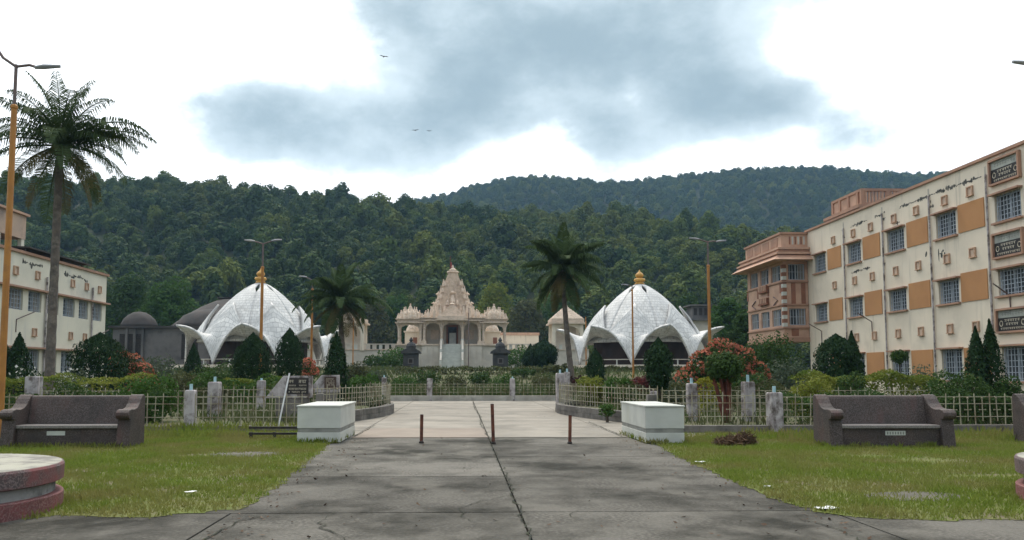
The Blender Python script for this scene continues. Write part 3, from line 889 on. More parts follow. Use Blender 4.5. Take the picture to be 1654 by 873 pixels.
def lotus(loc, phase, label):
    t = thing('lotus_hall', label, 'pavilion', loc)
    n = 7; half = math.pi / n
    obj('platform', MB().lathe([(9.2, -1.6), (9.2, -.25), (8.6, -.25), (8.6, 0.02)], 42), m_stonel, t, (0, 0, 0))
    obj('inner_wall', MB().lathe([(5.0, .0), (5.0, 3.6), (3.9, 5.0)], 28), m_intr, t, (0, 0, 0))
    for k in range(14):
        a = 2 * math.pi * (k + .5) / 14 + phase
        obj('baluster', MB().tube([(6.9 * math.cos(a), 6.9 * math.sin(a), 0), (6.9 * math.cos(a), 6.9 * math.sin(a), .55)], .07, 6), m_marble, t, (0, 0, 0))
    ring = [(6.9 * math.cos(2 * math.pi * k / 40), 6.9 * math.sin(2 * math.pi * k / 40), .56) for k in range(41)]
    obj('railing', MB().tube(ring, .05, 6), m_stonel, t, (0, 0, 0))
    for k in range(n):
        th = phase + 2 * math.pi * k / n
        # upper petal: dome gore with a slit near the crown
        def up(u, v, th=th):
            z = 8.85 - (8.85 - 2.4) * v ** 1.15
            s = (u - .5) * 2
            wgap = 1 - .30 * max(0, min(1, (z - 7.6) / .5)) * max(0, min(1, (8.72 - z) / .3)) if z < 8.8 else .9
            a = th + half * s * wgap
            r = rdome(z) * (1 + .018 * (1 - s * s)) + .02
            return (r * math.cos(a), r * math.sin(a), z)
        uv_obj('upper_petal', up, 10, 26, m_lotus, t, (0, 0, 0), lambda u, v: ((u - .5) * 5.2, v * 9.5), .2)
        # lower petal: rises to a point over its foot, spreads into the arch hoods
        VAL, TIPZ, RT = 2.95, 3.85, 9.0
        def low(u, v, th=th):
            s = (u - .5) * 2; q = abs(s)
            a0 = half * s
            ztop = VAL + (6.3 - VAL) * (1 - q) ** .8
            # lip point
            zl = TIPZ * (1 - (1 - q) ** 1.8)
            rl = 7.2 + (RT - 7.2) * q ** 3.0
            foot_w = .16
            am = a0 * (1 - (1 - v) * 0) 
            # narrow the foot near the ground
            zm = min(ztop * .4 + zl * .35, ztop) if q < .999 else ztop * .92
            zm = min(zm, ztop - .02)
            if v < .5:
                z = ztop + (zm - ztop) * (v / .5)
                r = rdome(max(z, 0)) + .3 * (1 - q) + .16 + .12 * max(0, 1 - v / .18)
            else:
                w = (v - .5) / .5
                rm = rdome(max(zm, 0)) + .3 * (1 - q) + .16
                z = zm + (zl - zm) * (w ** (1 + .7 * q)); r = rm + (rl - rm) * w
            return (r * math.cos(th + am), r * math.sin(th + am), z)
        uv_obj('arch_petal', low, 28, 22, m_lotus, t, (0, 0, 0), lambda u, v: ((u - .5) * 6.5, v * 6), .2)
    obj('finial', MB().lathe([(0.222, 8.700), (0.554, 8.785), (0.458, 8.938), (0.333, 8.998), (0.576, 9.082), (0.635, 9.227), (0.547, 9.380), (0.222, 9.431), (0.281, 9.482), (0.429, 9.635), (0.444, 9.788), (0.311, 9.975), (0.118, 10.111), (0.067, 10.230), (0.015, 10.366)], 20), m_gold, t, (0, 0, 0), smooth=True)
    return t


YD = 86.0
xl, _ = P(418, 590, YD); xr, _ = P(1035, 590, YD)
# angle of the foot nearest the viewer, seen from the hall's centre
aL = math.atan2(-YD, -xl); aR = math.atan2(-YD, -xr)
lotus((xl, YD, 2.35), aL + R(15), 'white marble lotus hall with gold finial near the grey domed building')
lotus((xr, YD, 2.35), aR - R(7), 'white marble lotus hall with gold finial behind the red bush')

# ================================================================== TEMPLE
TY = 130.0
tx, _ = P(730, 556, TY)
FZ = 6.25


def temple():
    t = thing('temple', 'carved pinkish stone temple with tall spire at the end of the plaza', 'temple', (tx, TY, 1.85))
    L = lambda b: [setattr(b, 'v', [(x + tx, y + TY, z) for x, y, z in b.v]), b][1]
    # base
    obj('podium', L(MB().box(-4.9, 4.9, 0, 16, 1.7, FZ)), m_stonel, t)
    for s in (-1, 1):
        b = MB().box(s * 6.9 - 2.05, s * 6.9 + 2.05, .3, 6, 1.7, FZ - .02)
        obj('side_podium', L(b), m_stonel, t)
        for k in range(3): obj('wall_panel', L(MB().box(s * (2.15 + k * .95) + (0 if s > 0 else -.8), s * (2.15 + k * .95) + (.8 if s > 0 else 0), -.06, -.003, 2.2, 5.7)), m_stonel, t)
        obj('podium_cornice', L(MB().box(min(s * 1.75, s * 9.1), max(s * 1.75, s * 9.1), -.15, -.002 + .3, FZ - .25, FZ - .003)), m_stone, t)
        obj('stair_wall', L(MB().prism([(-6.2, 1.7), (0, 1.7), (0, FZ + .7), (-.4, FZ + .7), (-5.6, 2.9), (-6.2, 2.9)], 'x', min(s * 1.55, s * 1.85), max(s * 1.55, s * 1.85))), m_stonel, t)
        for k in range(3):
            yk = -.3 - k * 2.6; zk = FZ - .2 - k * 1.75
            obj('newel', L(MB().box(s * 1.7 - .2, s * 1.7 + .2, yk - .2, yk + .2, zk - .8, zk + 1.0)), m_marble, t)
    nst = 22
    for k in range(nst):
        z1 = FZ - k * (FZ - 1.75) / nst; y1 = -k * .27
        obj('step', L(MB().box(-1.54, 1.54, y1 - .27, y1 - .002, 1.7, z1 - .16).box(-1.54, 1.54, y1 - .32, y1 - .002, z1 - .158, z1 - .1)), m_marble, t)
    # porch columns
    cols = [-4.5, -1.7, 1.7, 4.5]
    for yk in (.5, 4.2):
        for x in cols:
            b = MB().frustum(x, yk, FZ, FZ + .5, .36, .36, .36, .36).lathe([(.27, FZ + .5), (.22, FZ + .8), (.22, FZ + 2.4), (.3, FZ + 2.5), (.22, FZ + 2.65), (.24, FZ + 3.2), (.45, FZ + 3.55), (.45, FZ + 3.7)], 12, x, yk)
            obj('column', L(b), m_stone, t)
    # scalloped arches between columns
    def arch(x0, x1, y, z0, z1, par):
        n = 24; xc = (x0 + x1) / 2; w = (x1 - x0) / 2
        top = [(x0, z1), (x1, z1)]
        bot = []
        for i in range(n + 1):
            s = -1 + 2 * i / n
            zz = z0 + (z1 - z0 - .25) * math.sqrt(max(0, 1 - s * s)) ** .8 - .11 * abs(math.sin(s * math.pi * 2.5))
            bot.append((xc + s * w, zz))
        b = MB()
        for i in range(n):
            (xa, za), (xb, zb) = bot[i], bot[i + 1]
            b.quadbox([(xa, y - .12, za), (xb, y - .12, zb), (xb, y + .12, zb), (xa, y + .12, za), (xa, y - .12, z1), (xb, y - .12, z1), (xb, y + .12, z1), (xa, y + .12, z1)])
        obj('arch', L(b), m_stone, par)
    for a, b_ in zip(cols[:-1], cols[1:]): arch(a + .23, b_ - .23, .5, FZ + 2.3, FZ + 3.75, t)
    # back wall, doorway, side niches
    obj('hall_wall', L(MB().box(-4.6, -1.0, 4.6, 5, FZ, FZ + 3.9).box(1.0, 4.6, 4.6, 5, FZ, FZ + 3.9).box(-1, 1, 4.6, 5, FZ + 3.3, FZ + 3.9)), m_stonel, t)
    obj('door_frame', L(MB().box(-1.0, -.72, 4.45, 4.8, FZ, FZ + 3.3).box(.72, 1, 4.45, 4.8, FZ, FZ + 3.3).box(-.72, .72, 4.45, 4.8, FZ + 3.0, FZ + 3.3)), m_brown, t)
    obj('door', L(MB().box(-.5, .6, 4.6, 4.7, FZ, FZ + 2.0)), m_marble, t)
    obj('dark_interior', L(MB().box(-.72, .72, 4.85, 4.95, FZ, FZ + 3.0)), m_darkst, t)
    for s in (-1, 1): obj('niche', L(MB().box(s * 2.9 - .7, s * 2.9 + .7, 4.5, 4.598, FZ + .9, FZ + 2.5)), m_stone, t)
    # cornice
    zc = FZ + 3.72
    obj('cornice', L(MB().box(-5.3, 5.3, -.3, 8, zc, zc + .16).box(-5.0, 5.0, -.05, 8, zc + .161, zc + .42).box(-5.35, 5.35, -.35, 8, zc + .421, zc + .53)), m_stone, t)
    obj('front_cornice', L(MB().box(-2.6, 2.6, -.75, -.36, zc + .05, zc + .3).box(-2.35, 2.35, -.55, -.37, zc + .301, zc + .75)), m_stone, t)
    # stepped porch roof: pyramid of slabs
    z = zc + .53; hw = 2.5
    b = MB(); k = 0
    while hw > .25:
        b.frustum(0, 2.2, z, z + .16, hw, min(hw, 2.3), hw - .04, min(hw, 2.3) - .04); z += .161; b.frustum(0, 2.2, z, z + .09, hw - .14, min(hw, 2.3) - .14, hw - .14, min(hw, 2.3) - .14); z += .091; hw -= .27
    b.lathe([(.42, z), (.5, z + .1), (.25, z + .25), (.1, z + .5), (.02, z + .7)], 10, 0, 2.2)
    obj('porch_roof', L(b), m_stone, t)
    # serrated roofs on both sides
    def spirelet(x, y, z0, h, w, par, nm='spirelet'):
        b = MB()
        pr = []
        for i in range(9):
            s = i / 8; r = w * (1 - s ** 1.6) * .95 + .04; pr += [(r, z0 + h * s * .86), (r * .9, z0 + h * (s * .86 + .035))]
        b.lathe(pr, 8, x, y, rot=math.pi / 8)
        b.lathe([(w * .3, z0 + h * .86), (w * .42, z0 + h * .9), (w * .12, z0 + h * .94), (.01, z0 + h)], 8, x, y)
        obj(nm, L(b), m_stone, par)
    # main spire
    SZ = zc + .5; top = 19.7; cyy = 10.0
    plan = lambda a: 1 / max(abs(math.cos(a)), abs(math.sin(a))) * (1 - .10 * (abs(math.sin(2 * a)) > .55) - .09 * (abs(math.sin(2 * a)) > .85))
    b = MB(); pr = []
    prof = [(0, 3.5), (.1, 3.35), (.25, 2.95), (.4, 2.45), (.55, 1.95), (.7, 1.45), (.82, 1.08), (.9, .85)]
    N = 44
    for i in range(N):
        s = i / (N - 1) * .9; r = float(np.interp(s, [p[0] for p in prof], [p[1] for p in prof]))
        z = SZ + (top - SZ) * s
        pr += [(r, z), (r + .05, z + .06), (r + .05, z + .11), (r - .02, z + .13)]
    b.lathe(pr, 48, 0, cyy, plan)
    obj('spire', L(b), m_stone, t)
    for tier in range(6):
        s_ = .04 + tier * .125; r = float(np.interp(s_, [p[0] for p in prof], [p[1] for p in prof])); zz = SZ + (top - SZ) * s_
        cnt = max(2, 6 - tier)
        for i in range(cnt):
            x = -r * .86 + 2 * r * .86 * i / (cnt - 1)
            spirelet(x, cyy - r * (1.0 if abs(x) < r * .5 else .92), zz, 1.35 - tier * .08, .36 - tier * .02, t, 'tier_spirelet')
        for sx in (-1, 1): spirelet(sx * r * 1.02, cyy - r * .3, zz, 1.3, .32, t, 'tier_spirelet')
    zt = SZ + (top - SZ) * .92
    obj('spire_crown', L(MB().lathe([(.6, zt - .2), (.95, zt), (1.08, zt + .18), (.95, zt + .36), (.55, zt + .42), (.7, zt + .55), (.4, zt + .8), (.16, zt + 1.0), (.22, zt + 1.12), (.03, zt + 1.5)], 20, 0, cyy)), m_stone, t)
    for hgt, off, w in ((5.4, 2.5, 1.15), (3.6, 3.3, 1.0)):
        for dx, dy in ((0, -1), (1, 0), (-1, 0)):
            spirelet(dx * off, cyy + dy * off, SZ, hgt, w * 1.05, t, 'attached_spire')
    for s in (-1, 1):
        spirelet(s * 2.75, cyy - 2.6, SZ, 3.3, .9, t, 'attached_spire')
        for i in range(7):
            x = s * (1.9 + i * .48); spirelet(x, .4 + (i % 2) * 1.3, zc + .53, 2.3 - i * .26 + (.35 if i % 2 else 0), .34, t)
        for i in range(5):
            x = s * (2.6 + i * .5); spirelet(x, 5.5, zc + .53, 3.4 - i * .5, .4, t)
        # corner canopies
        cx = s * 6.85
        par = obj('corner_canopy', L(MB().box(cx - 2.35, cx + 2.35, -.3, 4.3, zc - .35, zc - .2).box(cx - 2.0, cx + 2.0, .05, 3.95, zc - .199, zc + .25).box(cx - 2.3, cx + 2.3, -.25, 4.25, zc + .251, zc + .36)), m_stone, t)
        for dx in (-1.75, 1.75):
            for dy in (.4, 3.6):
                obj('column', L(MB().frustum(cx + dx, dy, FZ, FZ + .4, .27, .27, .27, .27).lathe([(.2, FZ + .4), (.17, FZ + .7), (.17, FZ + 2.3), (.24, FZ + 2.4), (.18, FZ + 2.5), (.4, FZ + 3.2), (.4, zc - .352)], 10, cx + dx, dy)), m_stone, par)
        n = 12
        xs0, xs1 = cx - 1.58, cx + 1.58
        arch(xs0, xs1, .4, FZ + 2.1, zc - .352, par)
        dome = MB().lathe([(2.0, zc + .36), (1.95, zc + .7), (1.75, zc + 1.15), (1.4, zc + 1.55), (.9, zc + 1.85), (.3, zc + 2.02)], 20, cx, 2)
        obj('canopy_dome', L(dome), m_stone, par)
        for ring, cnt, rr_, hh in ((0, 16, 2.0, 1.05), (1, 12, 1.55, 1.2), (2, 8, 1.0, 1.3)):
            for i in range(cnt):
                a = 2 * math.pi * (i + .5 * (ring % 2)) / cnt
                if math.sin(a) > .35: continue
                spirelet(cx + rr_ * math.cos(a), 2 + rr_ * math.sin(a), zc + .3 + ring * .42, hh, .33, par)
        spirelet(cx, 2, zc + 1.7, 1.3, .5, par)
        # small shrine seen under the canopy
        sh = obj('side_shrine', L(MB().box(cx - 1.3, cx + 1.3, 8, 11, FZ, FZ + 2.3).box(cx - 1.5, cx + 1.5, 7.8, 11.2, FZ + 2.301, FZ + 2.5)), m_cream, t)
        obj('doorway', L(MB().box(cx + .1, cx + .8, 7.95, 7.999, FZ, FZ + 1.4)), m_brown, sh)
        obj('shrine_dome', L(MB().lathe([(1.25, FZ + 2.5), (1.1, FZ + 3.0), (.6, FZ + 3.8), (.1, FZ + 4.3)], 12, cx, 9.5)), m_stone, sh)
    fp = obj('flag_pole', L(MB().tube([(-.45, cyy, 17.5), (-.45, cyy, 22.0)], .07, 6)), m_rust, t)
    obj('flag', L(MB().box(-.44, -.2, cyy - .02, cyy + .02, 19.6, 20.9)), M('flag_cloth', (.35, .07, .06), (.28, .06, .06), 2), fp)


temple()

# terrace wall in front of the temple court
TW = thing('terrace_wall', 'pale terrace wall with balustrade flanking the temple', 'wall', (tx, TY + 2, 2))
xL, xR = -26.0, 21.0
for a, b_ in ((xL, tx - 9.1), (tx + 9.1, xR)):
    obj('retaining_wall', MB().box(a, b_, TY + 2, TY + 2.5, 1.6, 5.3), m_stonel, TW)
    obj('coping', MB().box(a, b_, TY + 1.85, TY + 2.6, 5.302, 5.45), m_stone, TW)
    obj('top_rail', MB().box(a, b_, TY + 2.05, TY + 2.35, 6.2, 6.35), m_stonel, TW)
    n = int((b_ - a) / 1.0)
    for i in range(n):
        x = a + (i + .5) * (b_ - a) / n
        w = .26 if i % 4 == 0 else .33
        obj('balustrade_panel', MB().box(x - w, x + w, TY + 2.12, TY + 2.28, 5.452, 6.198), m_stonel if i % 4 else m_marble, TW)
structure(obj('temple_court', MB().box(xL, xR, TY + 2.52, TY + 30, 1.6, 5.2), m_stonel))


def pavilion(px, label, w, roof):
    x, _ = P(px, 560, TY + 4)
    t = thing('pavilion', label, 'pavilion', (x, TY + 4, 5.2))
    for dx in (-w, w):
        for dy in (-w, w): obj('column', MB().frustum(x + dx, TY + 4 + dy, 5.2, 9.6, .3, .3, .26, .26), m_cream, t)
    def ar(y):
        b = MB(); n = 16
        for i in range(n):
            s0, s1 = -1 + 2 * i / n, -1 + 2 * (i + 1) / n
            z0, z1 = (8.0 + 1.3 * math.sqrt(max(0, 1 - s * s)) for s in (s0, s1))
            xa, xb = x + s0 * (w - .28), x + s1 * (w - .28)
            b.quadbox([(xa, y - .1, z0), (xb, y - .1, z1), (xb, y + .1, z1), (xa, y + .1, z0), (xa, y - .1, 9.6), (xb, y - .1, 9.6), (xb, y + .1, 9.6), (xa, y + .1, 9.6)])
        return b
    obj('arch', ar(TY + 4 - w), m_cream, t)
    obj('cornice', MB().box(x - w - .7, x + w + .7, TY + 4 - w - .7, TY + 4 + w + .7, 9.602, 9.85).box(x - w - .4, x + w + .4, TY + 4 - w - .4, TY + 4 + w + .4, 9.852, 10.5), m_stone, t)
    obj('back_wall', MB().box(x - w + .3, x + w - .3, TY + 4 + w - .1, TY + 4 + w + .1, 5.2, 9.6), m_stonel, t)
    b = MB(); z = 10.502; hw = w + .3
    for k in range(roof):
        b.frustum(x, TY + 4, z, z + .34, hw, hw, hw - .3, hw - .3); z += .342; hw -= w / roof
    b.lathe([(.4, z), (.3, z + .3), (.03, z + .8)], 8, x, TY + 4)
    obj('stepped_roof', b, m_stone, t)


pavilion(914, 'stone pavilion with stepped pyramid roof beside the leaning palm', 2.3, 6)
pavilion(568, 'stone pavilion with stepped pyramid roof behind the drooping palm', 2.0, 3)
t = thing('court_building', 'long low cream building behind the terrace beside the temple', 'building', (11, 150, 5))
x0, _ = P(818, 545, 150); x1, _ = P(870, 545, 150)
obj('wall', MB().box(x0 - 2, x1, 150, 156, 5.0, 8.6), m_cream, t)
obj('parapet', MB().box(x0 - 2.1, x1 + .15, 149.85, 156, 8.602, 9.1), m_pink, t)

# black kiosks
for px, lab in ((664, 'small black kiosk with domed top beside the green bush'), (808, 'small black kiosk with domed top next to the temple stairs')):
    x, z1 = P(px, 574, 78); z0 = terrain(78); w = .72
    t = thing('kiosk', lab, 'kiosk', (x, 78, z0))
    zt = z1 + .15
    obj('body', MB().box(x - w, x + w, 77.4, 78.6, z0 - .1, zt), m_darkst, t)
    obj('window', MB().box(x - .28, x + .28, 77.37, 77.399, zt - 1.0, zt - .45), m_greywall, t)
    obj('window_opening', MB().box(x - .16, x + .16, 77.35, 77.369, zt - .9, zt - .55), m_black, t)
    prof = [(x + a, zt + c) for a, c in ((-w - .25, .002), (w + .25, .002), (w + .2, .2), (w * .6, .48), (0, .62), (-w * .6, .48), (-w - .2, .2))]
    obj('roof', MB().prism(prof, 'y', 77.2, 78.8), m_darkst, t)
    obj('finial', MB().lathe([(.45, zt + .5), (.5, zt + .7), (.4, zt + .95), (.12, zt + 1.15), (.2, zt + 1.3), (.02, zt + 1.6)], 12, x, 78), m_darkst, t)

# ================================================================== GREY DOMED BUILDING
def grey_hall():
    Y = 97
    x1, _ = P(211, 520, Y)
    t = thing('domed_hall', 'dark grey domed hall behind the lotus hall', 'building', (-26, Y, 2))
    xa, _ = P(183, 520, Y); xb, _ = P(345, 520, Y)
    obj('wall', MB().box(xa - .0, xb + 8, Y, Y + 10, 1.8, 6.9), m_greywall, t)
    obj('eave', MB().box(xa - .4, xb + 8.4, Y - .4, Y + 10.4, 6.902, 7.15), m_greyst, t)
    for px in (200, 212, 225, 300, 315):
        x, _ = P(px, 520, Y); obj('opening', MB().box(x - .42, x + .42, Y - .05, Y - .002, 3.2, 6.2), m_black, t)
    for px in (206, 219, 232): x, _ = P(px, 520, Y); obj('pilaster', MB().box(x - .14, x + .14, Y - .25, Y - .06, 1.8, 6.88), m_greywall, t)
    obj('small_dome', MB().lathe([(2.15, 7.16), (2.1, 7.5), (1.8, 8.1), (1.3, 8.6), (.7, 8.95), (.1, 9.05)], 24, x1, Y + 2.6), m_greyst, t, smooth=True)
    xm, _ = P(318, 500, Y)
    obj('middle_dome', MB().lathe([(4.6, 7.16), (4.4, 7.6), (3.6, 8.6), (2.2, 9.3), (.2, 9.6)], 28, xm + .6, Y + 4.6), m_greyst, t, smooth=True)
    xm, _ = P(368, 500, Y + 6)
    d = obj('great_dome', MB().lathe([(7.8, 7.16), (7.1, 7.7), (5.6, 8.9), (3.8, 10.0), (1.9, 10.9), (1.2, 11.05)], 32, xm, Y + 8), m_greyst, t, smooth=True)
    obj('dome_cap', MB().box(xm - 1.6, xm + 1.8, Y + 6.6, Y + 9.4, 11.1, 11.25), m_greyst, d)


grey_hall()
Y = 112; x, _ = P(1137, 520, Y)
t = thing('grey_house', 'small grey house with flat roof deck behind the lotus hall', 'building', (x, Y, 2))
obj('wall', MB().box(x - 1.7, x + 2.1, Y, Y + 4, 1.8, 8.9), m_stonel, t)
obj('roof_deck', MB().box(x - 2.4, x + 2.6, Y - .6, Y + 4.6, 8.902, 9.15), m_greywall, t)
obj('roof_room', MB().box(x - 1.5, x + 1.7, Y + .4, Y + 3.4, 9.152, 11.0), m_greywall, t)
for i in range(4): obj('roof_opening', MB().box(x - 1.3 + i * .75, x - .85 + i * .75, Y + .35, Y + .398, 9.7, 10.7), m_black, t)
obj('roof_slab', MB().box(x - 1.9, x + 2.1, Y, Y + 3.8, 11.002, 11.2), m_greywall, t)

# ================================================================== SIDE BUILDINGS
def facade(name, parent, axis, pos, a0, a1, z0, z1, openings, depth, mat, sign=1):
    """wall face with recessed openings. axis 'x': plane x=pos, a along y. depth goes to pos+sign*depth"""
    As = sorted({a0, a1, *[o[0] for o in openings], *[o[1] for o in openings]})
    Zs = sorted({z0, z1, *[o[2] for o in openings], *[o[3] for o in openings]})
    b = MB()
    pt = (lambda a, z, d=0: (pos + sign * d, a, z)) if axis == 'x' else (lambda a, z, d=0: (a, pos + sign * d, z))
    for i in range(len(As) - 1):
        for j in range(len(Zs) - 1):
            ca, cz = (As[i] + As[i + 1]) / 2, (Zs[j] + Zs[j + 1]) / 2
            if any(o[0] < ca < o[1] and o[2] < cz < o[3] for o in openings): continue
            k = len(b.v); b.v += [pt(As[i], Zs[j]), pt(As[i + 1], Zs[j]), pt(As[i + 1], Zs[j + 1]), pt(As[i], Zs[j + 1])]
            b.f.append((k, k + 1, k + 2, k + 3))
    for o in openings:
        c = [(o[0], o[2]), (o[1], o[2]), (o[1], o[3]), (o[0], o[3])]
        for q in range(4):
            p, r_ = c[q], c[(q + 1) % 4]
            k = len(b.v); b.v += [pt(*p), pt(*r_), pt(*r_, depth), pt(*p, depth)]; b.f.append((k, k + 1, k + 2, k + 3))
    me = b.mesh(name, False, False)
    return obj(name, me, mat, parent)


def window(parent, axis, pos, a0, a1, z0, z1, depth, sign=1, bars=7, curtain=0.0, lintel=True, sill=True, trim=m_terra, hbars=5):
    """window set in an opening: glass, frame, iron grille, sill and hood"""
    def bx(b, aa, ab, da, db, za, zb):
        p0, p1 = pos + sign * da, pos + sign * db
        if axis == 'x': b.box(min(p0, p1), max(p0, p1), aa, ab, za, zb)
        else: b.box(aa, ab, min(p0, p1), max(p0, p1), za, zb)
        return b
    fw = .05
    fr = MB()
    bx(fr, a0, a0 + fw, depth - .08, depth, z0, z1); bx(fr, a1 - fw, a1, depth - .08, depth, z0, z1)
    bx(fr, a0 + fw, a1 - fw, depth - .08, depth, z0, z0 + fw); bx(fr, a0 + fw, a1 - fw, depth - .08, depth, z1 - fw, z1)
    am = (a0 + a1) / 2
    bx(fr, am - .025, am + .025, depth - .079, depth - .001, z0 + fw, z1 - fw)
    w = obj('window', fr, m_grille, parent)
    obj('pane', bx(MB(), a0, a1, depth - .03, depth - .015, z0, z1), m_pane, w)
    if curtain:
        ca, cb = (a0 + (a1 - a0) * (1 - curtain), a1 - fw)
        obj('curtain', bx(MB(), ca, cb, depth - .075, depth - .035, z0 + fw, z1 - fw), m_curtain, w)
    gr = MB()
    for i in range(bars):
        a = a0 + (a1 - a0) * (i + .5) / bars; bx(gr, a - .014, a + .014, .05, .075, z0, z1)
    for i in range(hbars):
        z = z0 + (z1 - z0) * (i + .5) / hbars; bx(gr, a0, a1, .0755, .095, z - .012, z + .012)
    obj('grille', gr, m_grille, w)
    if sill: obj('sill', bx(MB(), a0 - .12, a1 + .12, -.14, -.003, z0 - .09, z0 - .002), trim, w)
    if lintel: obj('hood', bx(MB(), a0 - .14, a1 + .14, -.24, -.003, z1 + .004, z1 + .08), trim, w)
    return w


def vent_box(parent, axis, pos, a, z, sign, s=.22, trim=M('vent_trim', (.52, .34, .23), (.42, .28, .2), 2, .85), mid=M('vent_inner', (.62, .47, .35), (.5, .38, .29), 2, .85)):
    def bx(b, aa, ab, da, db, za, zb):
        p0, p1 = pos + sign * da, pos + sign * db
        return b.box(min(p0, p1), max(p0, p1), aa, ab, za, zb)
    b = MB(); t = .055
    bx(b, a - s, a - s + t, -.09, -.003, z - s, z + s); bx(b, a + s - t, a + s, -.09, -.003, z - s, z + s)
    bx(b, a - s + t, a + s - t, -.09, -.003, z + s - t, z + s); bx(b, a - s - .03, a + s + .03, -.11, -.003, z - s - .04, z - s)
    o = obj('vent_surround', b, trim, parent)
    obj('vent_panel', bx(MB(), a - s + t, a + s - t, -.03, -.004, z - s, z + s - t), mid, o)


def stain(parent, X, sign, pts, w0=.06, w1=.16):
    """flaking black mould: ragged scabs strung along (y,z) points on a wall x = X"""
    b = MB(); k = 0
    for (a, z), (a2, z2) in zip(pts[:-1], pts[1:]):
        n = max(3, int(math.hypot(a2 - a, z2 - z) / .09))
        for i in range(n):
            t = i / n; c = random.uniform(w0, w1) * (.5 + .5 * math.sin(t * 7 + a)) + .02; d = random.uniform(.05, .12); k += 1
            y, zz = a + (a2 - a) * t + random.gauss(0, .03), z + (z2 - z) * t + random.gauss(0, w0 * .5)
            xx = X - sign * (.004 + .00005 * k); o = len(b.v); m = 7
            for q in range(m):
                r = random.uniform(.6, 1.15); b.v.append((xx, y + d * r * math.cos(q * 6.283 / m), zz + c * r * math.sin(q * 6.283 / m)))
            b.f.append(tuple(range(o, o + m)))
    obj('mould_patch', b, m_mould, parent)['kind'] = 'stuff'


def sign_board(parent, X, a0, a1, z0, z1, seed):
    zm = z0 + (z1 - z0) * .62; t = .09
    fr = MB()
    fr.box(X - .16, X - .003, a0, a0 + t, z0, z1).box(X - .16, X - .003, a1 - t, a1, z0, z1).box(X - .16, X - .003, a0 + t, a1 - t, z0, z0 + t).box(X - .18, X - .003, a0 + t, a1 - t, z1 - t, z1)
    o = obj('sign_frame', fr, m_terra, parent)
    obj('sign_board', MB().box(X - .06, X - .004, a0 + t, a1 - t, z0 + t, zm), m_board, o)
    obj('sign_header', MB().box(X - .05, X - .004, a0 + t, a1 - t, zm + .002, z1 - t), M('sign_header_paint', (.42, .43, .38), (.3, .31, .28), 2, .8), o)
    rr = random.Random(seed)
    def text(xs, aa, ab, za, zb, n, mat):
        # facing -X: text runs from larger y to smaller y (left to right for a viewer at -X)
        b = MB(); w = (ab - aa) / n; h = zb - za
        for i in range(n):
            s = aa + i * w
            b.box(xs - .006, xs - .001, s + w * .06, s + w * .96, zb - h * .15, zb)
            q = s + w * rr.uniform(.2, .5); b.box(xs - .006, xs - .001, q, q + w * .16, za, zb - h * .16)
            z = za + h * rr.uniform(.2, .5); b.box(xs - .006, xs - .001, q + w * .165, s + w * .92, z, z + h * .15)
        obj('lettering', b, mat, o)
    hb = zm - z0 - t
    text(X - .06, a0 + .5, a1 - .5, z0 + t + hb * .70, z0 + t + hb * .88, 6, m_letter)
    text(X - .06, a0 + .6, a1 - .6, z0 + t + hb * .42, z0 + t + hb * .60, 5, m_letter)
    text(X - .06, a0 + .25, a1 - .25, z0 + t + hb * .12, z0 + t + hb * .26, 11, m_letter)
    for yy in (a0 + .3, a1 - .3):
        ring = [(X - .063, yy + .1 * math.cos(k * math.pi / 6), z0 + t + hb * .58 + .12 * math.sin(k * math.pi / 6)) for k in range(13)]
        obj('emblem', MB().tube(ring, .018, 5), m_letter, o)
    text(X - .05, a0 + .3, a1 - .3, zm + (z1 - t - zm) * .25, zm + (z1 - t - zm) * .75, 8, m_band)


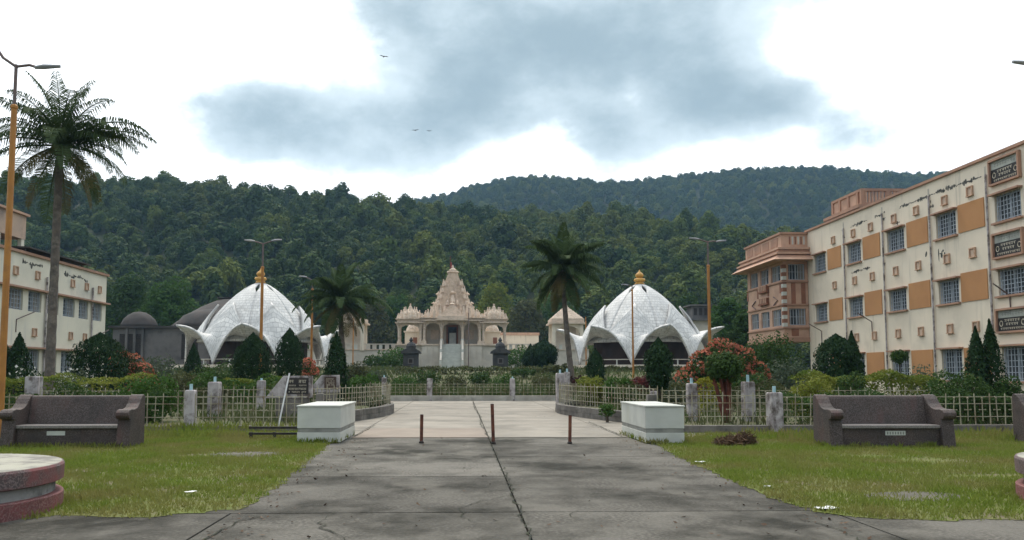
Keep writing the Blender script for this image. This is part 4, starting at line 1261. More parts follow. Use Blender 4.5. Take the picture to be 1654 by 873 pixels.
def right_building():
    X = 24.0; Y0, Y1 = 22.0, 54.7; top = 11.3
    t = thing('cream_building', 'three-storey cream building with ochre panels and dark sign boards', 'building', (X, 40, 0))
    wins = [(51.95, 53.6), (47.25, 48.9), (42.5, 44.25), (37.9, 39.55)]
    orng = [(49.75, 51.6), (45.0, 46.95), (40.25, 42.2), (35.75, 37.7)]
    big = [(33.35, 35.05), (29.0, 30.7), (24.6, 26.3)]
    rows = [(8.27, 9.5), (4.97, 6.14), (1.2, 2.72)]
    op = [(a, b_, z0, z1) for a, b_ in wins + big for z0, z1 in rows]
    facade('wall', t, 'x', X, Y0, Y1, -.2, top, op, .32, m_cream, 1)
    obj('end_wall', MB().box(X + .0, X + 14, Y1 - .02, Y1, -.2, top), m_cream, t)
    obj('roof', MB().box(X + .34, X + 14, Y0, Y1 - .03, top - .9, top - .7), m_greywall, t)
    obj('inner_floor', MB().box(X + .5, X + 14, Y0, Y1 - .1, 3.2, 3.4).box(X + .5, X + 14, Y0, Y1 - .1, 6.6, 6.8).box(X + 1.5, X + 1.7, Y0, Y1 - .1, -.2, 10.3), m_greywall, t)
    obj('coping', MB().box(X - .12, X + .3, Y0, Y1 + .1, top + .002, top + .14), m_terra, t)
    for k, (a, b_, z0, z1) in enumerate(op):
        window(t, 'x', X, a, b_, z0, z1, .26, 1, 8, .0, hbars=6)
    for a, b_ in orng:
        for z0, z1 in ((8.27, 9.62), (4.93, 6.32), (1.2, 2.75)):
            obj('wall_panel', MB().box(X - .04, X - .003, a, b_, z0, z1), m_ochre, t)
    for a in [50.7, 48.05, 45.95, 43.4, 41.2, 38.7, 36.7]:
        for z in (10.12, 7.2, 3.74): vent_box(t, 'x', X, a, z, 1)
    for y in (49.2, 44.55, 39.95, 35.45, 31.2):
        obj('drain_pipe', MB().tube([(X - .09, y, 10.6), (X - .09, y, 0)], .05, 8), m_post, t)
        obj('pipe_stain', MB().box(X - .006, X - .0025, y + .06, y + .2, 8.2, 11.0), M('wall_streak', (.36, .33, .29), (.5, .46, .38), 2.5, .95), t)
    for z0, z1, s in ((9.95, 11.12, 5), (6.62, 7.78, 6), (3.3, 4.4, 7)): sign_board(t, X, 33.2, 35.2, z0, z1, s)
    # mould lines under the parapet
    for pts in ([(48.3, 10.52), (46.4, 10.58)], [(45.4, 10.6), (44.7, 10.62), (44.3, 10.66)], [(42.8, 10.62), (41.5, 10.6), (40.2, 10.66), (38.6, 10.62)], [(38.5, 10.64), (36.9, 10.6), (35.8, 10.62)]):
        stain(t, X, 1, pts, .05, .15)
    stain(t, X, 1, [(48.5, 7.68), (47.3, 7.72), (46.2, 7.74)], .04, .13)
    stain(t, X, 1, [(39.4, 7.55), (39.1, 7.5), (38.85, 7.6)], .2, .36)
    stain(t, X, 1, [(40.6, 7.6), (40.4, 7.62)], .1, .16)
    for y, z in ((44.55, 7.65), (49.35, 10.5), (49.25, 10.0), (39.9, 10.35), (39.8, 10.0), (44.4, 10.3), (43.0, 9.75)): stain(t, X, 1, [(y + .15, z), (y - .1, z + .03)], .08, .15)
    # long conduit arms
    for y, z in ((46.2, 4.55), (34.3, 4.95), (52.8, 4.35)):
        obj('conduit_arm', MB().tube([(X - .02, y, z - 1.0), (X - .05, y, z), (X - 1.1, y - .5, z + .45)], .03, 6), m_lampgrey, t)
    # roof-top stair house
    s = obj('stair_house', MB().box(26, 30.6, 50.6, 54.2, top - .6, 12.1), m_cream, t)
    obj('house_cornice', MB().box(25.3, 31.2, 49.9, 54.9, 12.102, 12.3), m_terra, s)
    hb = MB()
    for z0, z1 in ((12.302, 12.5), (13.25, 13.42)): hb.box(25.7, 30.9, 50.3, 50.5, z0, z1).box(25.7, 25.9, 50.502, 54.5, z0, z1)
    for x in (25.7, 27.35, 29.0, 30.65): hb.box(x, x + .25, 50.3, 50.5, 12.5005, 13.2495)
    for y in (50.75, 52.0, 53.2, 54.25): hb.box(25.7, 25.9, y, y + .25, 12.5005, 13.2495)
    obj('house_parapet', hb, m_terra, s)
    for x in (26.0, 27.65, 29.3):
        for k in range(6): obj('baluster', MB().box(x + k * .22, x + .12 + k * .22, 50.34, 50.46, 12.5005, 13.2495), m_pink, s)
    obj('parapet_panel', MB().box(25.78, 25.82, 51.0, 54.25, 12.5005, 13.2495), m_pink, s)

    # projecting bay
    bx0 = 22.25; ya, yb = 54.72, 61.6
    y_ = obj('bay_core', MB().box(bx0 + .3, X + 3, ya + .3, yb, 4.2, 10.9), m_greywall, t)
    sidew = [(ya + .45, ya + 2.1), (ya + 2.6, ya + 4.2), (ya + 4.7, ya + 6.3)]
    zr = [(8.0, 9.1), (4.85, 6.0)]
    facade('bay_wall', t, 'x', bx0, ya, yb, 4.0, 10.0, [(a, b_, z0, z1) for a, b_ in sidew for z0, z1 in zr], .28, m_pink, 1)
    facade('bay_wall', t, 'y', ya, bx0, X - .003, 4.0, 10.0, [(bx0 + .38, X - .2, z0, z1) for z0, z1 in zr], .28, m_pink, 1)
    obj('bay_soffit', MB().box(bx0 - .12, X - .003, ya - .12, yb, 3.7, 3.998), m_terra, t)
    for z0, z1 in zr:
        for a, b_ in sidew: window(t, 'x', bx0, a, b_, z0, z1, .22, 1, 5, .5, False, False, hbars=1)
        window(t, 'y', ya, bx0 + .38, X - .2, z0, z1, .22, 1, 6, .4, False, False, hbars=1)
    for z in (4.62, 6.22, 7.82):
        obj('bay_band', MB().box(bx0 - .1, bx0 - .003, ya - .1, yb, z, z + .1).box(bx0 - .003, X - .003, ya - .1, ya - .003, z, z + .1), m_terra, t)
    for (y) in (ya + .0, ya + 2.2, ya + 4.3, ya + 6.4):
        for z in np.arange(6.9, 7.7, .99): obj('bay_panel', MB().box(bx0 - .03, bx0 - .003, y + .35, y + .6, 7.1, 7.78), m_brown, t)
    for x in (bx0 + .55, bx0 + 1.25): obj('bay_panel', MB().box(x, x + .3, ya - .03, ya - .003, 6.33, 7.78), m_brown, t)
    obj('bay_panel', MB().box(bx0 + .5, bx0 + 1.0, ya - .03, ya - .003, 4.1, 4.6), m_brown, t)
    for k in range(16):
        z = 4.75 + k * .27
        obj('quoin', MB().box(bx0 - .05, bx0 + .22, ya - .05, ya - .0035, z, z + .25).box(bx0 - .05, bx0 - .0035, ya - .003, ya + .24, z, z + .25), m_brown if k % 2 else m_marble, t)
    # chevrons and balconet grilles on the long face
    for y0, d in ((ya + .6, 1), (yb - .6, -1)):
        obj('chevron', MB().tube([(bx0 - .04, y0 + d * 1.1, 6.95), (bx0 - .04, y0 + d * .35, 6.65), (bx0 - .04, y0 + d * 1.1, 6.35)], .04, 5), m_lampgrey, t)
    for z in (6.5, 7.4):
        obj('balconet', MB().box(bx0 - .22, bx0 - .004, ya + 2.55, ya + 4.25, z, z + .12).box(bx0 - .2, bx0 - .004, ya + 2.6, ya + 4.2, z + .122, z + .5), m_brown, t)
        for k in range(5): obj('balconet_bar', MB().box(bx0 - .23, bx0 - .205, ya + 2.7 + k * .32, ya + 2.85 + k * .32, z + .122, z + .5), m_pink, t)
    # stepped eaves and parapet
    for k, (pr, z0, z1) in enumerate(((.95, 9.3, 9.46), (.7, 9.47, 9.7), (.62, 9.71, 9.85), (.42, 9.86, 10.05), (.5, 10.06, 10.2))):
        obj('eave_course', MB().frustum((bx0 + X + 2) / 2, (ya + yb) / 2, z0, z1, (X + 2 - bx0) / 2 + pr, (yb - ya) / 2 + pr, (X + 2 - bx0) / 2 + pr - (.22 if k in (0, 1) else 0), (yb - ya) / 2 + pr - (.22 if k in (0, 1) else 0)), m_terra if k % 2 else m_pink, t)
    obj('bay_parapet', MB().box(bx0 - .1, X + 2, ya - .1, ya + .1, 10.202, 11.15).box(bx0 - .1, bx0 + .1, ya + .102, yb, 10.202, 11.15), m_pink, t)
    obj('parapet_coping', MB().box(bx0 - .2, X + 2, ya - .2, ya + .2, 11.152, 11.3).box(bx0 - .2, bx0 + .2, ya + .202, yb + .1, 11.152, 11.3), m_terra, t)
    for k in range(6): obj('parapet_opening', MB().box(bx0 + .45 + k * .2, bx0 + .55 + k * .2, ya - .12, ya - .102, 10.45, 11.0), m_marble if k % 2 else m_brown, t)
    for k in range(4): obj('parapet_panel', MB().box(bx0 - .125, bx0 - .103, ya + .5 + k * 1.6, ya + 1.7 + k * 1.6, 10.4, 11.0), m_terra, t)


right_building()


def left_building():
    X = -24.5; Y0, Y1 = 26.0, 56.1; top = 8.2
    t = thing('pale_building', 'two-storey pale cream building with terracotta bands and roof tank', 'building', (X, 42, 0))
    wins = [(29.6, 31.2), (31.8, 33.4), (35.0, 36.6), (37.2, 38.8), (39.5, 41.2), (41.8, 43.2), (43.75, 45.6), (46.15, 47.6), (48.15, 49.6), (50.15, 51.65), (52.2, 53.5), (54.15, 55.5)]
    op = [(a, b_, z0, z1) for a, b_ in wins for z0, z1 in ((5.05, 6.22), (1.5, 2.9))]
    facade('wall', t, 'x', X, Y0, Y1, -.2, top, op, .3, m_creaml, -1)
    obj('end_wall', MB().box(X - 12, X, Y1 - .02, Y1, -.2, top), m_creaml, t)
    obj('near_wall', MB().box(X - 12, X, Y0, Y0 + .02, -.2, top), m_creaml, t)
    obj('inner_floor', MB().box(X - 12, X - .5, Y0 + .1, Y1 - .1, 3.6, 3.8).box(X - 1.7, X - 1.5, Y0 + .1, Y1 - .1, -.2, 7.0), m_greywall, t)
    obj('roof', MB().box(X - 12, X - .32, Y0 + .03, Y1 - .03, 7.2, 7.4), m_greywall, t)
    obj('coping', MB().box(X - .3, X + .14, Y0, Y1 + .1, top + .002, top + .15), m_terra, t)
    for k, (a, b_, z0, z1) in enumerate(op):
        window(t, 'x', X, a, b_, z0, z1, .24, -1, 6, .45 if z0 > 3 else .2, False, False, hbars=5)
    for z in (6.24, 2.93): obj('sunshade', MB().box(X + .003, X + .3, Y0, Y1 + .05, z, z + .1), m_terra, t)
    for a in (30.4, 33, 36, 38, 40.4, 42.5, 44.7, 47.0, 51.2, 53.1, 55.0):
        vent_box(t, 'x', X, a, 7.2, -1)
    for a in (46.9, 51.2, 53.1, 55.0, 42.5, 38, 36): vent_box(t, 'x', X, a, 3.9, -1)
    for y in (48.0, 53.9, 41.5): obj('drain_pipe', MB().tube([(X + .09, y, 7.2), (X + .09, y, 0)], .06, 8), m_post, t)
    for y, z in ((46.2, 5.0), (55.9, 4.5)): obj('conduit_arm', MB().tube([(X + .02, y - 1.2, z - 1.2), (X + .03, y - 1.2, z - .5), (X + .35, y, z)], .03, 6), m_lampgrey, t)
    for pts in ([(45.4, 7.75), (46.6, 7.72), (47.6, 7.8)], [(50.2, 7.7), (51.2, 7.6), (52.2, 7.72), (53.3, 7.5)]):
        b = MB()
        stain(t, X, -1, pts, .06, .2)
    # dark roof shed and water tank on stilts
    sh = obj('roof_shed', MB().quadbox([(X - 5, 45.5, 8.7), (X + .3, 45.5, 8.55), (X + .3, 53.0, 8.55), (X - 5, 53.0, 8.7), (X - 5, 45.5, 8.78), (X + .3, 45.5, 8.63), (X + .3, 53.0, 8.63), (X - 5, 53.0, 8.78)]), m_greyst, t)
    for y in (45.8, 49, 52.7): obj('shed_post', MB().box(X - .2, X - .1, y, y + .1, 7.4, 8.55), m_greywall, sh)
    tk = obj('water_tank', MB().box(X - 3.6, X - .6, 43.9, 46.7, 9.2, 10.55), m_tank, t)
    obj('tank_lid', MB().box(X - 3.75, X - .45, 43.75, 46.85, 10.552, 10.68), m_pink, tk)
    for x in (X - 3.5, X - .85):
        for y in (43.95, 46.35): obj('tank_leg', MB().box(x, x + .22, y, y + .3, 7.4, 9.198), m_creaml, tk)


left_building()

# ================================================================== VEGETATION
def frond_mesh(pitch, length, droop, n=58, lw=.04, ll=.74):
    """coconut frond leaving the crown at `pitch` above the horizon, bending down; along +X"""
    pts = []; a = pitch; p = np.array([0., 0., 0.]); S = 16
    for i in range(S + 1):
        pts.append(p.copy()); a -= droop / S * (.4 + 1.2 * i / S)
        p = p + np.array([math.cos(a), 0, math.sin(a)]) * length / S
    b = MB().tube([tuple(q) for q in pts], [.035 * (1 - i / (S + 1)) + .006 for i in range(S + 1)], 5)
    pts = np.array(pts)
    for i in range(n):
        s = .12 + .88 * (i + .5) / n
        f = s * S; k = min(int(f), S - 1); q = pts[k] + (pts[k + 1] - pts[k]) * (f - k)
        d = pts[k + 1] - pts[k]; d /= np.linalg.norm(d); upv = np.array([-d[2], 0, d[0]])
        L = ll * length / 3 * math.sin(math.pi * (.18 + .78 * s)) ** .7 * random.uniform(.85, 1.1)
        for sy in (-1, 1):
            if random.random() < .12: continue
            dirv = d * random.uniform(.45, .7) + np.array([0, sy, 0]) * 1.0 + upv * .25; dirv /= np.linalg.norm(dirv)
            mid = q + dirv * L * .5
            d2 = dirv * .75 + np.array([0, 0, -1]) * random.uniform(1.0, 1.9); d2 /= np.linalg.norm(d2)
            tip = mid + d2 * L * .62
            wv = d * lw * .5
            o = len(b.v)
            b.v += [tuple(q - wv * .6), tuple(q + wv * .6), tuple(mid + wv), tuple(mid - wv), tuple(tip)]
            b.f += [(o, o + 1, o + 2, o + 3), (o + 3, o + 2, o + 4)]
    return b.mesh('frond', False, False)


FR = [frond_mesh(R(a), 3.0, R(dr)) for a, dr in ((82, 40), (62, 70), (42, 85), (20, 80), (-5, 62), (-38, 38), (50, 55), (30, 60))]
FRO = [frond_mesh(R(a), 3.0, R(dr)) for a, dr in ((-20, 55), (-50, 30))]
FRW = [frond_mesh(R(a), 3.0, R(dr), 46, .1) for a, dr in ((82, 40), (62, 70), (42, 85), (20, 80), (-5, 62), (-38, 38), (50, 55), (30, 60))]


def palm(base, topp, scale, label, seed, n=30, old=6, rbase=.24, extra=(), FR=FR):
    rr = random.Random(seed)
    t = thing('palm_tree', label, 'palm tree', base)
    B, T = Vector(base), Vector(topp)
    pts = []; rad = []
    for i in range(34):
        s = i / 33
        p = B.lerp(T, s) + Vector((.14 * math.sin(s * 3) * (T - B).x, 0, 0)) - B
        pts.append(tuple(p)); rad.append(rbase * (1.35 - .65 * min(1, s * 3) if s < .12 else 1.0 - .3 * s) * (1.05 if i % 2 else .97))
    obj('trunk', MB().tube(pts, rad, 12), m_trunk, t, (0, 0, 0), smooth=True)
    c = T - B
    b = MB()
    for k in range(9):
        a = k * 2.4; b.lathe([(.02, -.3), (.11, -.22), (.13, -.12), (.08, -.02), (.02, .02)], 7, .22 * math.cos(a), .22 * math.sin(a))
    b.v = [(x * scale, y * scale, z * scale - .05) for x, y, z in b.v]
    obj('coconut_cluster', b, lf_palmold, t, tuple(c))
    for k in range(n):
        s = k / n
        m = FR[0] if s < .14 else FR[1] if s < .36 else FR[2] if s < .58 else FR[3] if s < .77 else FR[4] if s < .92 else FR[5]
        if rr.random() < .3 and .1 < s < .6: m = FR[6] if rr.random() < .5 else FR[7]
        o = obj('frond', m, lf_palm, t, tuple(c), k * 2.39996 + rr.uniform(-.25, .25))
        q = scale * rr.uniform(.82, 1.1); o.scale = (q, q, q)
    for k in range(old):
        o = obj('old_frond', FRO[k % 2], lf_palmold, t, tuple(c - Vector((0, 0, .12))), k * 2.39996 + 1 + rr.uniform(-.4, .4))
        q = scale * rr.uniform(.7, .9); o.scale = (q, q, q)
    for ang, m, sc in extra:
        o = obj('frond', FR[m], lf_palm, t, tuple(c), ang); o.scale = (scale * sc,) * 3
    return t


PY = 30.0
bx_, _ = P(80, 600, PY); tx_, tz_ = P(97, 236, PY)
palm((bx_, PY, 0), (tx_, PY, tz_), 1.02, 'tall coconut palm with grey trunk before the pale building', 3, 38, 7, .175, ((R(-2), 2, 1.2), (R(6), 7, 1.16)))
bx_, _ = P(927, 604, 52); tx_, tz_ = P(909, 437, 52)
palm((bx_, 52, terrain(52)), (tx_, 52, tz_), 1.08, 'leaning coconut palm between the temple and the lotus hall', 8, 38, 12, .2, (), FRW)
bx_, _ = P(558, 604, 58); tx_, tz_ = P(550, 488, 58)
palm((bx_, 58, terrain(58)), (tx_, 58, tz_), 1.08, 'drooping coconut palm in front of the lotus hall', 14, 30, 12, .24, ((R(-12), 3, 1.35), (R(-170), 3, 1.15)), FRW)


def shrub(name, label, cat, loc, clumps, n, size, mat, aspect=.5, rnd=.7, trunk=None, bloom=None, group=None, up=0.0, bark=m_bark):
    """leaf-clump plant; clumps in local coordinates"""
    t = thing(name, label, cat, loc, 0, group)
    C, D = clump_pts(clumps, n)
    D = D + np.array([0, 0, up])
    keep = C[:, 2] > .01
    obj('crown' if cat in ('tree',) else 'foliage', quads_mesh('leaf_mass', leaves(C[keep], D[keep], size, aspect, rnd)), mat, t, (0, 0, 0))
    # stems
    b = MB()
    if trunk:
        for (p0, p1, r0, r1) in trunk: b.tube([p0, tuple((Vector(p0) + Vector(p1)) / 2 + Vector((random.uniform(-.05, .05), 0, 0))), p1], [r0, (r0 + r1) / 2, r1], 7)
    else:
        zt = max(c[0][2] for c in clumps); b.tube([(0, 0, -.1), (0, 0, zt)], [.05, .02], 6)
        for c in clumps[:5]: b.tube([(0, 0, zt * .2), tuple(c[0])], [.03, .012], 5)
    obj('trunk' if cat == 'tree' else 'stem', b, bark, t, (0, 0, 0))
    if bloom:
        bm_, bn, bs = bloom
        C, D = clump_pts(clumps, bn, .12); k = (D[:, 2] > -.35) & (C[:, 2] > .02)
        # gather into bunches
        keepb = np.sin(C[:, 0] * 6.1 + 1) * np.sin(C[:, 2] * 6.7) * np.sin(C[:, 1] * 5.3 + 2) > -.18
        k &= keepb
        obj('blossom', quads_mesh('blossom', leaves(C[k] + D[k] * .04, D[k], bs, .8, .8)), bm_, t, (0, 0, 0))
    return t


def ball_clumps(w, h, z0, k=14, seed=0, d=None, rr=.36):
    q = random.Random(seed); out = []; d = d or w
    for i in range(k):
        a = i * 2.4; s = (i + .5) / k; zz = 1 - 2 * s; rad = math.sqrt(max(0, 1 - zz * zz))
        out.append(((w / 2 * .62 * rad * math.cos(a) + q.uniform(-.06, .06) * w, d / 2 * .62 * rad * math.sin(a) + q.uniform(-.06, .06) * w, z0 + h / 2 + zz * h / 2 * .62), min(w, h) * rr * q.uniform(.75, 1.2) * .5 / .5 * .75))
    out.append(((0, 0, z0 + h / 2), (w * .36, d * .36, h * .36)))
    return out


def flame(label, loc, w, h, seed, spikes=1, z0=.1, n=None, size=.12, mat=lf_dark, name='cypress', trunk_h=0, fat=.38, pw=None):
    """dense clipped cypress of upright sprays"""
    t = thing(name, label, 'shrub', loc)
    q = np.random.default_rng(seed); n = n or int(4200 * max(1, w * h / 3))
    Cs = []; Ds = []
    for sidx in range(spikes):
        off = 0 if spikes == 1 else (sidx - (spikes - 1) / 2) * w * .42
        hh = h * (1 if sidx == spikes - 1 else .93); ww = w if spikes == 1 else w * .72
        s = q.random(n // spikes) ** .8
        pw_ = pw or (1.5 if fat < .45 else 2.1)
        prof = np.where(s < fat, .5 + .5 * np.sin(np.clip(s / fat, 0, 1) * math.pi / 2), np.clip(1 - np.clip((s - fat) / (1 - fat), 0, 1) ** pw_, 0, 1))
        a = q.uniform(0, 6.283, len(s))
        lump = 1 + .12 * np.sin(a * 4 + s * 8 + sidx + seed) + .09 * np.sin(a * 7 - s * 19 + seed) + .3 * q.random(len(s)) ** 5
        rad = ww / 2 * prof * lump * (1 - .35 * q.random(len(s)) ** 2)
        C = np.stack([off + rad * np.cos(a), rad * np.sin(a), z0 + trunk_h + (h * 0 + hh - trunk_h) * s], 1)
        D = np.stack([np.cos(a), np.sin(a), np.full(len(s), .35)], 1)
        Cs.append(C); Ds.append(D)
    C = np.concatenate(Cs); D = np.concatenate(Ds)
    obj('foliage', quads_mesh('spray', leaves(C, D, size, .5, .45, up=.35)), mat, t, (0, 0, 0))
    obj('stem', MB().tube([(0, 0, -.1), (0, 0, z0 + h * .7)], [.09, .02], 6), m_bark, t, (0, 0, 0))
    return t


def at(px, Y): return P(px, 600, Y)[0]


def hgt(px, py, Y): return P(px, py, Y)[1]


# --- clipped conifers
flame('dark cypress with two pointed tips in front of the pale building', (at(16, 34), 34, .1), 1.6, hgt(16, 546, 34), 1, 2)
flame('big round clipped dark bush before the pale building', (at(160, 36), 36, .1), 2.3, hgt(160, 546, 36), 31, 1, fat=.5, pw=2.6, name='topiary_bush', n=9000)
flame('small dark cypress beside the lotus hall arch', (at(312, 52), 52, .1), 1.2, hgt(312, 560, 52), 4)
flame('broad dark cypress before the lotus hall behind the ochre lamp', (at(408, 41), 41, .1), 1.85, hgt(408, 545, 41), 5, fat=.5)
flame('lumpy dark cypress behind the black notice board', (at(467, 38), 38, .1), 1.2, hgt(467, 538, 38), 6, fat=.6)
flame('slim pointed dark cypress behind the small brown notice board', (at(543, 33), 33, .1), .98, hgt(543, 545, 33), 7)
flame('small oval dark cypress beside the leaning palm foot', (at(962, 44), 44, .1), 1.0, hgt(962, 570, 44), 8, fat=.5)
flame('oval cypress on a bare trunk behind the marble block', (at(1064, 29), 29, .1), .95, hgt(1064, 556, 29), 9, trunk_h=.75, fat=.45)
flame('dark cypress with pointed tip merging into the round bush', (at(1385, 32), 32.4, .1), .9, hgt(1385, 543, 32), 10)
flame('big round clipped dark bush before the cream building', (at(1352, 32), 32, .1), 1.6, hgt(1352, 549, 32), 32, 1, fat=.55, pw=3, name='topiary_bush', n=8000)
flame('tall dark cypress with two pointed tips behind the plaque bench end', (at(1590, 23.6), 23.6, .1), 1.05, hgt(1596, 528, 23.6), 11, 2, fat=.3, size=.09, n=9000)
flame('dark cypress nearer the kiosk of the cypress pair behind kerb fence', (at(857, 84), 84, terrain(84)), 1.6, 2.6, 12, size=.2)
flame('rounder dark cypress of the pair behind kerb fence', (at(878, 82), 82, terrain(82)), 2.6, 2.9, 13, size=.2, fat=.6)
shrub('lollipop_tree', 'small clipped tree with bare trunk before the cream building', 'tree', (at(1453, 33), 33, .1), ball_clumps(.75, .62, hgt(1453, 590, 33) - .05, 9, 8), 1300, .09, lf_mid, trunk=[((0, 0, -.1), (.02, 0, 1.9), .05, .035)])
shrub('topiary_tree', 'round dark topiary on splayed red stems behind the picket fence', 'tree', (at(1168, 22.6), 22.6, .1), ball_clumps(1.15, .85, 1.2, 20, 4, rr=.36), 4200, .1, lf_mid, .45, .5, up=.5,
      trunk=[((.05, 0, -.1), (-.28, 0, 1.35), .075, .045), ((.08, 0, -.1), (.02, .1, 1.5), .08, .05), ((.12, 0, -.1), (.2, 0, 1.4), .07, .045), ((.08, -.05, -.1), (-.12, -.05, 1.45), .06, .04), ((.1, 0, -.1), (.1, -.06, 1.5), .06, .04)], bark=m_redbark)
# --- flowering bushes
shrub('flowering_bush', 'large red-leaved bush round the ochre lamp post', 'shrub', (at(1162, 36), 36, .1), [((x, y, z), r) for x, y, z, r in ((-1.3, 0, 1.0, .75), (-.7, -.2, 1.7, .8), (.1, 0, 2.15, .85), (.9, 0, 1.9, .8), (1.5, 0, 1.3, .75), (0, -.4, 1.2, .9), (-1.0, -.2, .6, .6), (1.1, -.3, .9, .7), (-.35, -.3, 2.0, .6), (1.75, .1, .95, .5))], 7000, .17, lf_mid, .55, bloom=(lf_red, 7000, .13))
shrub('flowering_bush', 'red-flowered bush beside the big round clipped bush', 'shrub', (at(212, 40), 40, .1), [((x, 0, z), r) for x, z, r in ((-.5, 2.0, .55), (0, 1.8, .6), (.45, 1.4, .6), (.75, .9, .6), (-.3, 1.2, .7), (.2, .8, .7))], 2600, .15, lf_olive, .55, bloom=(lf_red, 2600, .12))
shrub('flowering_bush', 'small red-flowered shrub between the cypress and the ochre pole', 'shrub', (at(497, 46), 46, .1), [((0, 0, 1.9), .4), ((.2, 0, 1.5), .4), ((-.2, 0, 1.2), .4)], 700, .13, lf_mid, bloom=(lf_red, 900, .12))
for px, Y_, w, lab in ((1036, 42, 1.5, 'dark red croton at the foot of the bare ochre pole'), (930, 47, 1.6, 'dark red croton round the leaning palm foot')):
    shrub('croton_bush', lab, 'shrub', (at(px, Y_), Y_, .05), ball_clumps(w, 1.0, .35, 9, int(px)), 1400, .16, lf_croton)

# --- hedges
def hedge(label, x0, x1, y0, y1, z1, n, size, mat, z0=.12, bumpy=.08, mat2=None):
    t = thing('hedge', label, 'hedge', ((x0 + x1) / 2, (y0 + y1) / 2, z0))
    q = RNG
    u = q.random((n, 3)); face = q.random(n)
    x = x0 + (x1 - x0) * u[:, 0]; y = y0 + (y1 - y0) * u[:, 1]; z = z0 + (z1 - z0) * u[:, 2]
    top = face < .45
    z[top] = z1 - np.abs(q.normal(0, .05, top.sum())); fr_ = (face >= .45) & (face < .85); y[fr_] = y0 + np.abs(q.normal(0, .06, fr_.sum()))
    dz = bumpy * (np.sin(x * 2.3 + 1) + np.sin(x * 5.1) * .6 + np.sin(y * 3.7))
    z = z + dz * (z - z0) / (z1 - z0)
    C = np.stack([x - (x0 + x1) / 2, y - (y0 + y1) / 2, z - z0], 1)
    D = np.where(top[:, None], np.array([[0, 0, 1.]]), np.array([[0, -.6, .5]]))
    obj('foliage', quads_mesh('hedge_leaf', leaves(C, D, size, .55, .7)), mat, t, (0, 0, 0))
    b = MB()
    for k in range(int((x1 - x0) / .5)): xx = -(x1 - x0) / 2 + .25 + k * .5; b.tube([(xx, 0, 0), (xx + random.uniform(-.1, .1), 0, (z1 - z0) * .8)], .018, 5)
    obj('stem', b, m_bark, t, (0, 0, 0))['kind'] = 'stuff'
    return t


hedge('clipped yellow-green hedge behind the long bench', -19, at(240, 27), 26.6, 27.8, 1.38, 8500, .085, lf_yel)
hedge('low clipped hedge at the foot of the broad cypress', at(365, 36), at(470, 36), 35.6, 36.6, 1.25, 3500, .1, lf_yel)
hedge('clipped brownish hedge in front of the lotus hall lamp', at(270, 31), at(372, 31), 30.8, 31.8, .95, 2600, .1, lf_olive)
hedge('long clipped hedge along the front of the leaning palm lotus hall', at(945, 74), at(1140, 74), 73.6, 74.8, 2.1, 4500, .18, lf_olive, 1.3)
hedge('long clipped hedge along the front of the drooping palm lotus hall', at(290, 74), at(520, 74), 73.6, 74.8, 2.0, 4500, .18, lf_olive, 1.3)
hedge('yellow-green hedge before the cream building behind the plaque bench', at(1290, 26), at(1510, 26), 25.4, 27, 1.42, 8000, .095, lf_yel, bumpy=.1)
hedge('bright yellow low hedge beside the red-stemmed topiary', at(1125, 28), at(1160, 28), 27.6, 28.4, 1.28, 900, .09, leafmat('leaf_gold', (.22, .22, .02), (.3, .27, .04), (.18, .2, .03), .3))
hedge('low olive hedge behind the tall reeds before the temple', at(640, 70), at(900, 70), 69.4, 70.6, 2.0, 3000, .2, lf_olive, 1.1)
hedge('dark leafy hedge pressed behind the fence at the plaque bench', 8.6, 16.5, 21.6, 22.4, .95, 6000, .08, lf_mid)
hedge('ragged leafy hedge pressed behind the fence at the long bench', -16, -8.2, 22.6, 23.4, .95, 6000, .08, lf_mid, bumpy=.14)
hedge('loose olive hedge behind the curved fence of the canna bed', 5.6, 12, 28.6, 29.6, .95, 4200, .1, lf_olive, bumpy=.16)
hedge('loose green hedge between the cypress row and notice boards', -11.5, -5.2, 33.6, 34.6, 1.15, 4200, .11, lf_green, bumpy=.18)
# --- leafy bushes
def bush(px, py_top, Y, wpx, label, mat, n=1800, size=.12, seed=0, z0=.1, k=12, bloom=None, aspect=.5, name='bush'):
    zt = hgt(px, py_top, Y); w = wpx / F_PX * Y; base = max(terrain(Y), .1)
    shrub(name, label, 'shrub', (at(px, Y), Y, base), ball_clumps(w, zt - base - .05, .05, k, seed or int(px)), n, size, mat, aspect, bloom=bloom)


bush(246, 606, 23.6, 95, 'bright green leafy bush beside the post with blue pipe', lf_green, 3600, .1)
bush(252, 575, 46, 80, 'grey-green shrub between the red-flowered bush and the lotus hall', lf_grey, 2200, .16)
bush(345, 590, 44, 90, 'loose green shrub in front of the lotus hall arch', lf_mid, 2200, .15)
bush(300, 596, 38, 70, 'olive shrub behind the brownish hedge', lf_olive, 1600, .13)
bush(392, 565, 60, 60, 'green shrub growing inside the lotus hall arch', lf_mid, 1400, .17)
bush(110, 598, 33, 70, 'pale flowering shrub at the palm foot', lf_grey, 1600, .11, bloom=(lf_white, 260, .1))
bush(40, 590, 32, 60, 'white-flowered shrub below the twin cypress', lf_dark, 1600, .11, bloom=(lf_white, 160, .12))
bush(588, 604, 36, 75, 'bright green broad-leaved bush behind the curved fence', lf_green, 2200, .17, aspect=.4)
bush(612, 640, 31.6, 46, 'white rose bush at the nose of the curved kerb', lf_mid, 1700, .08, bloom=(lf_white, 40, .1))
bush(575, 586, 60, 60, 'olive shrub behind the broad-leaved bush', lf_olive, 1200, .18)
bush(640, 560, 92, 70, 'light green bush beside the black kiosk', lf_green, 1800, .26)
bush(615, 572, 88, 80, 'dull green bush under the pale terrace wall', lf_mid, 1800, .26)
bush(836, 560, 96, 60, 'light green bush between kiosk and cypress pair', lf_green, 1600, .26)
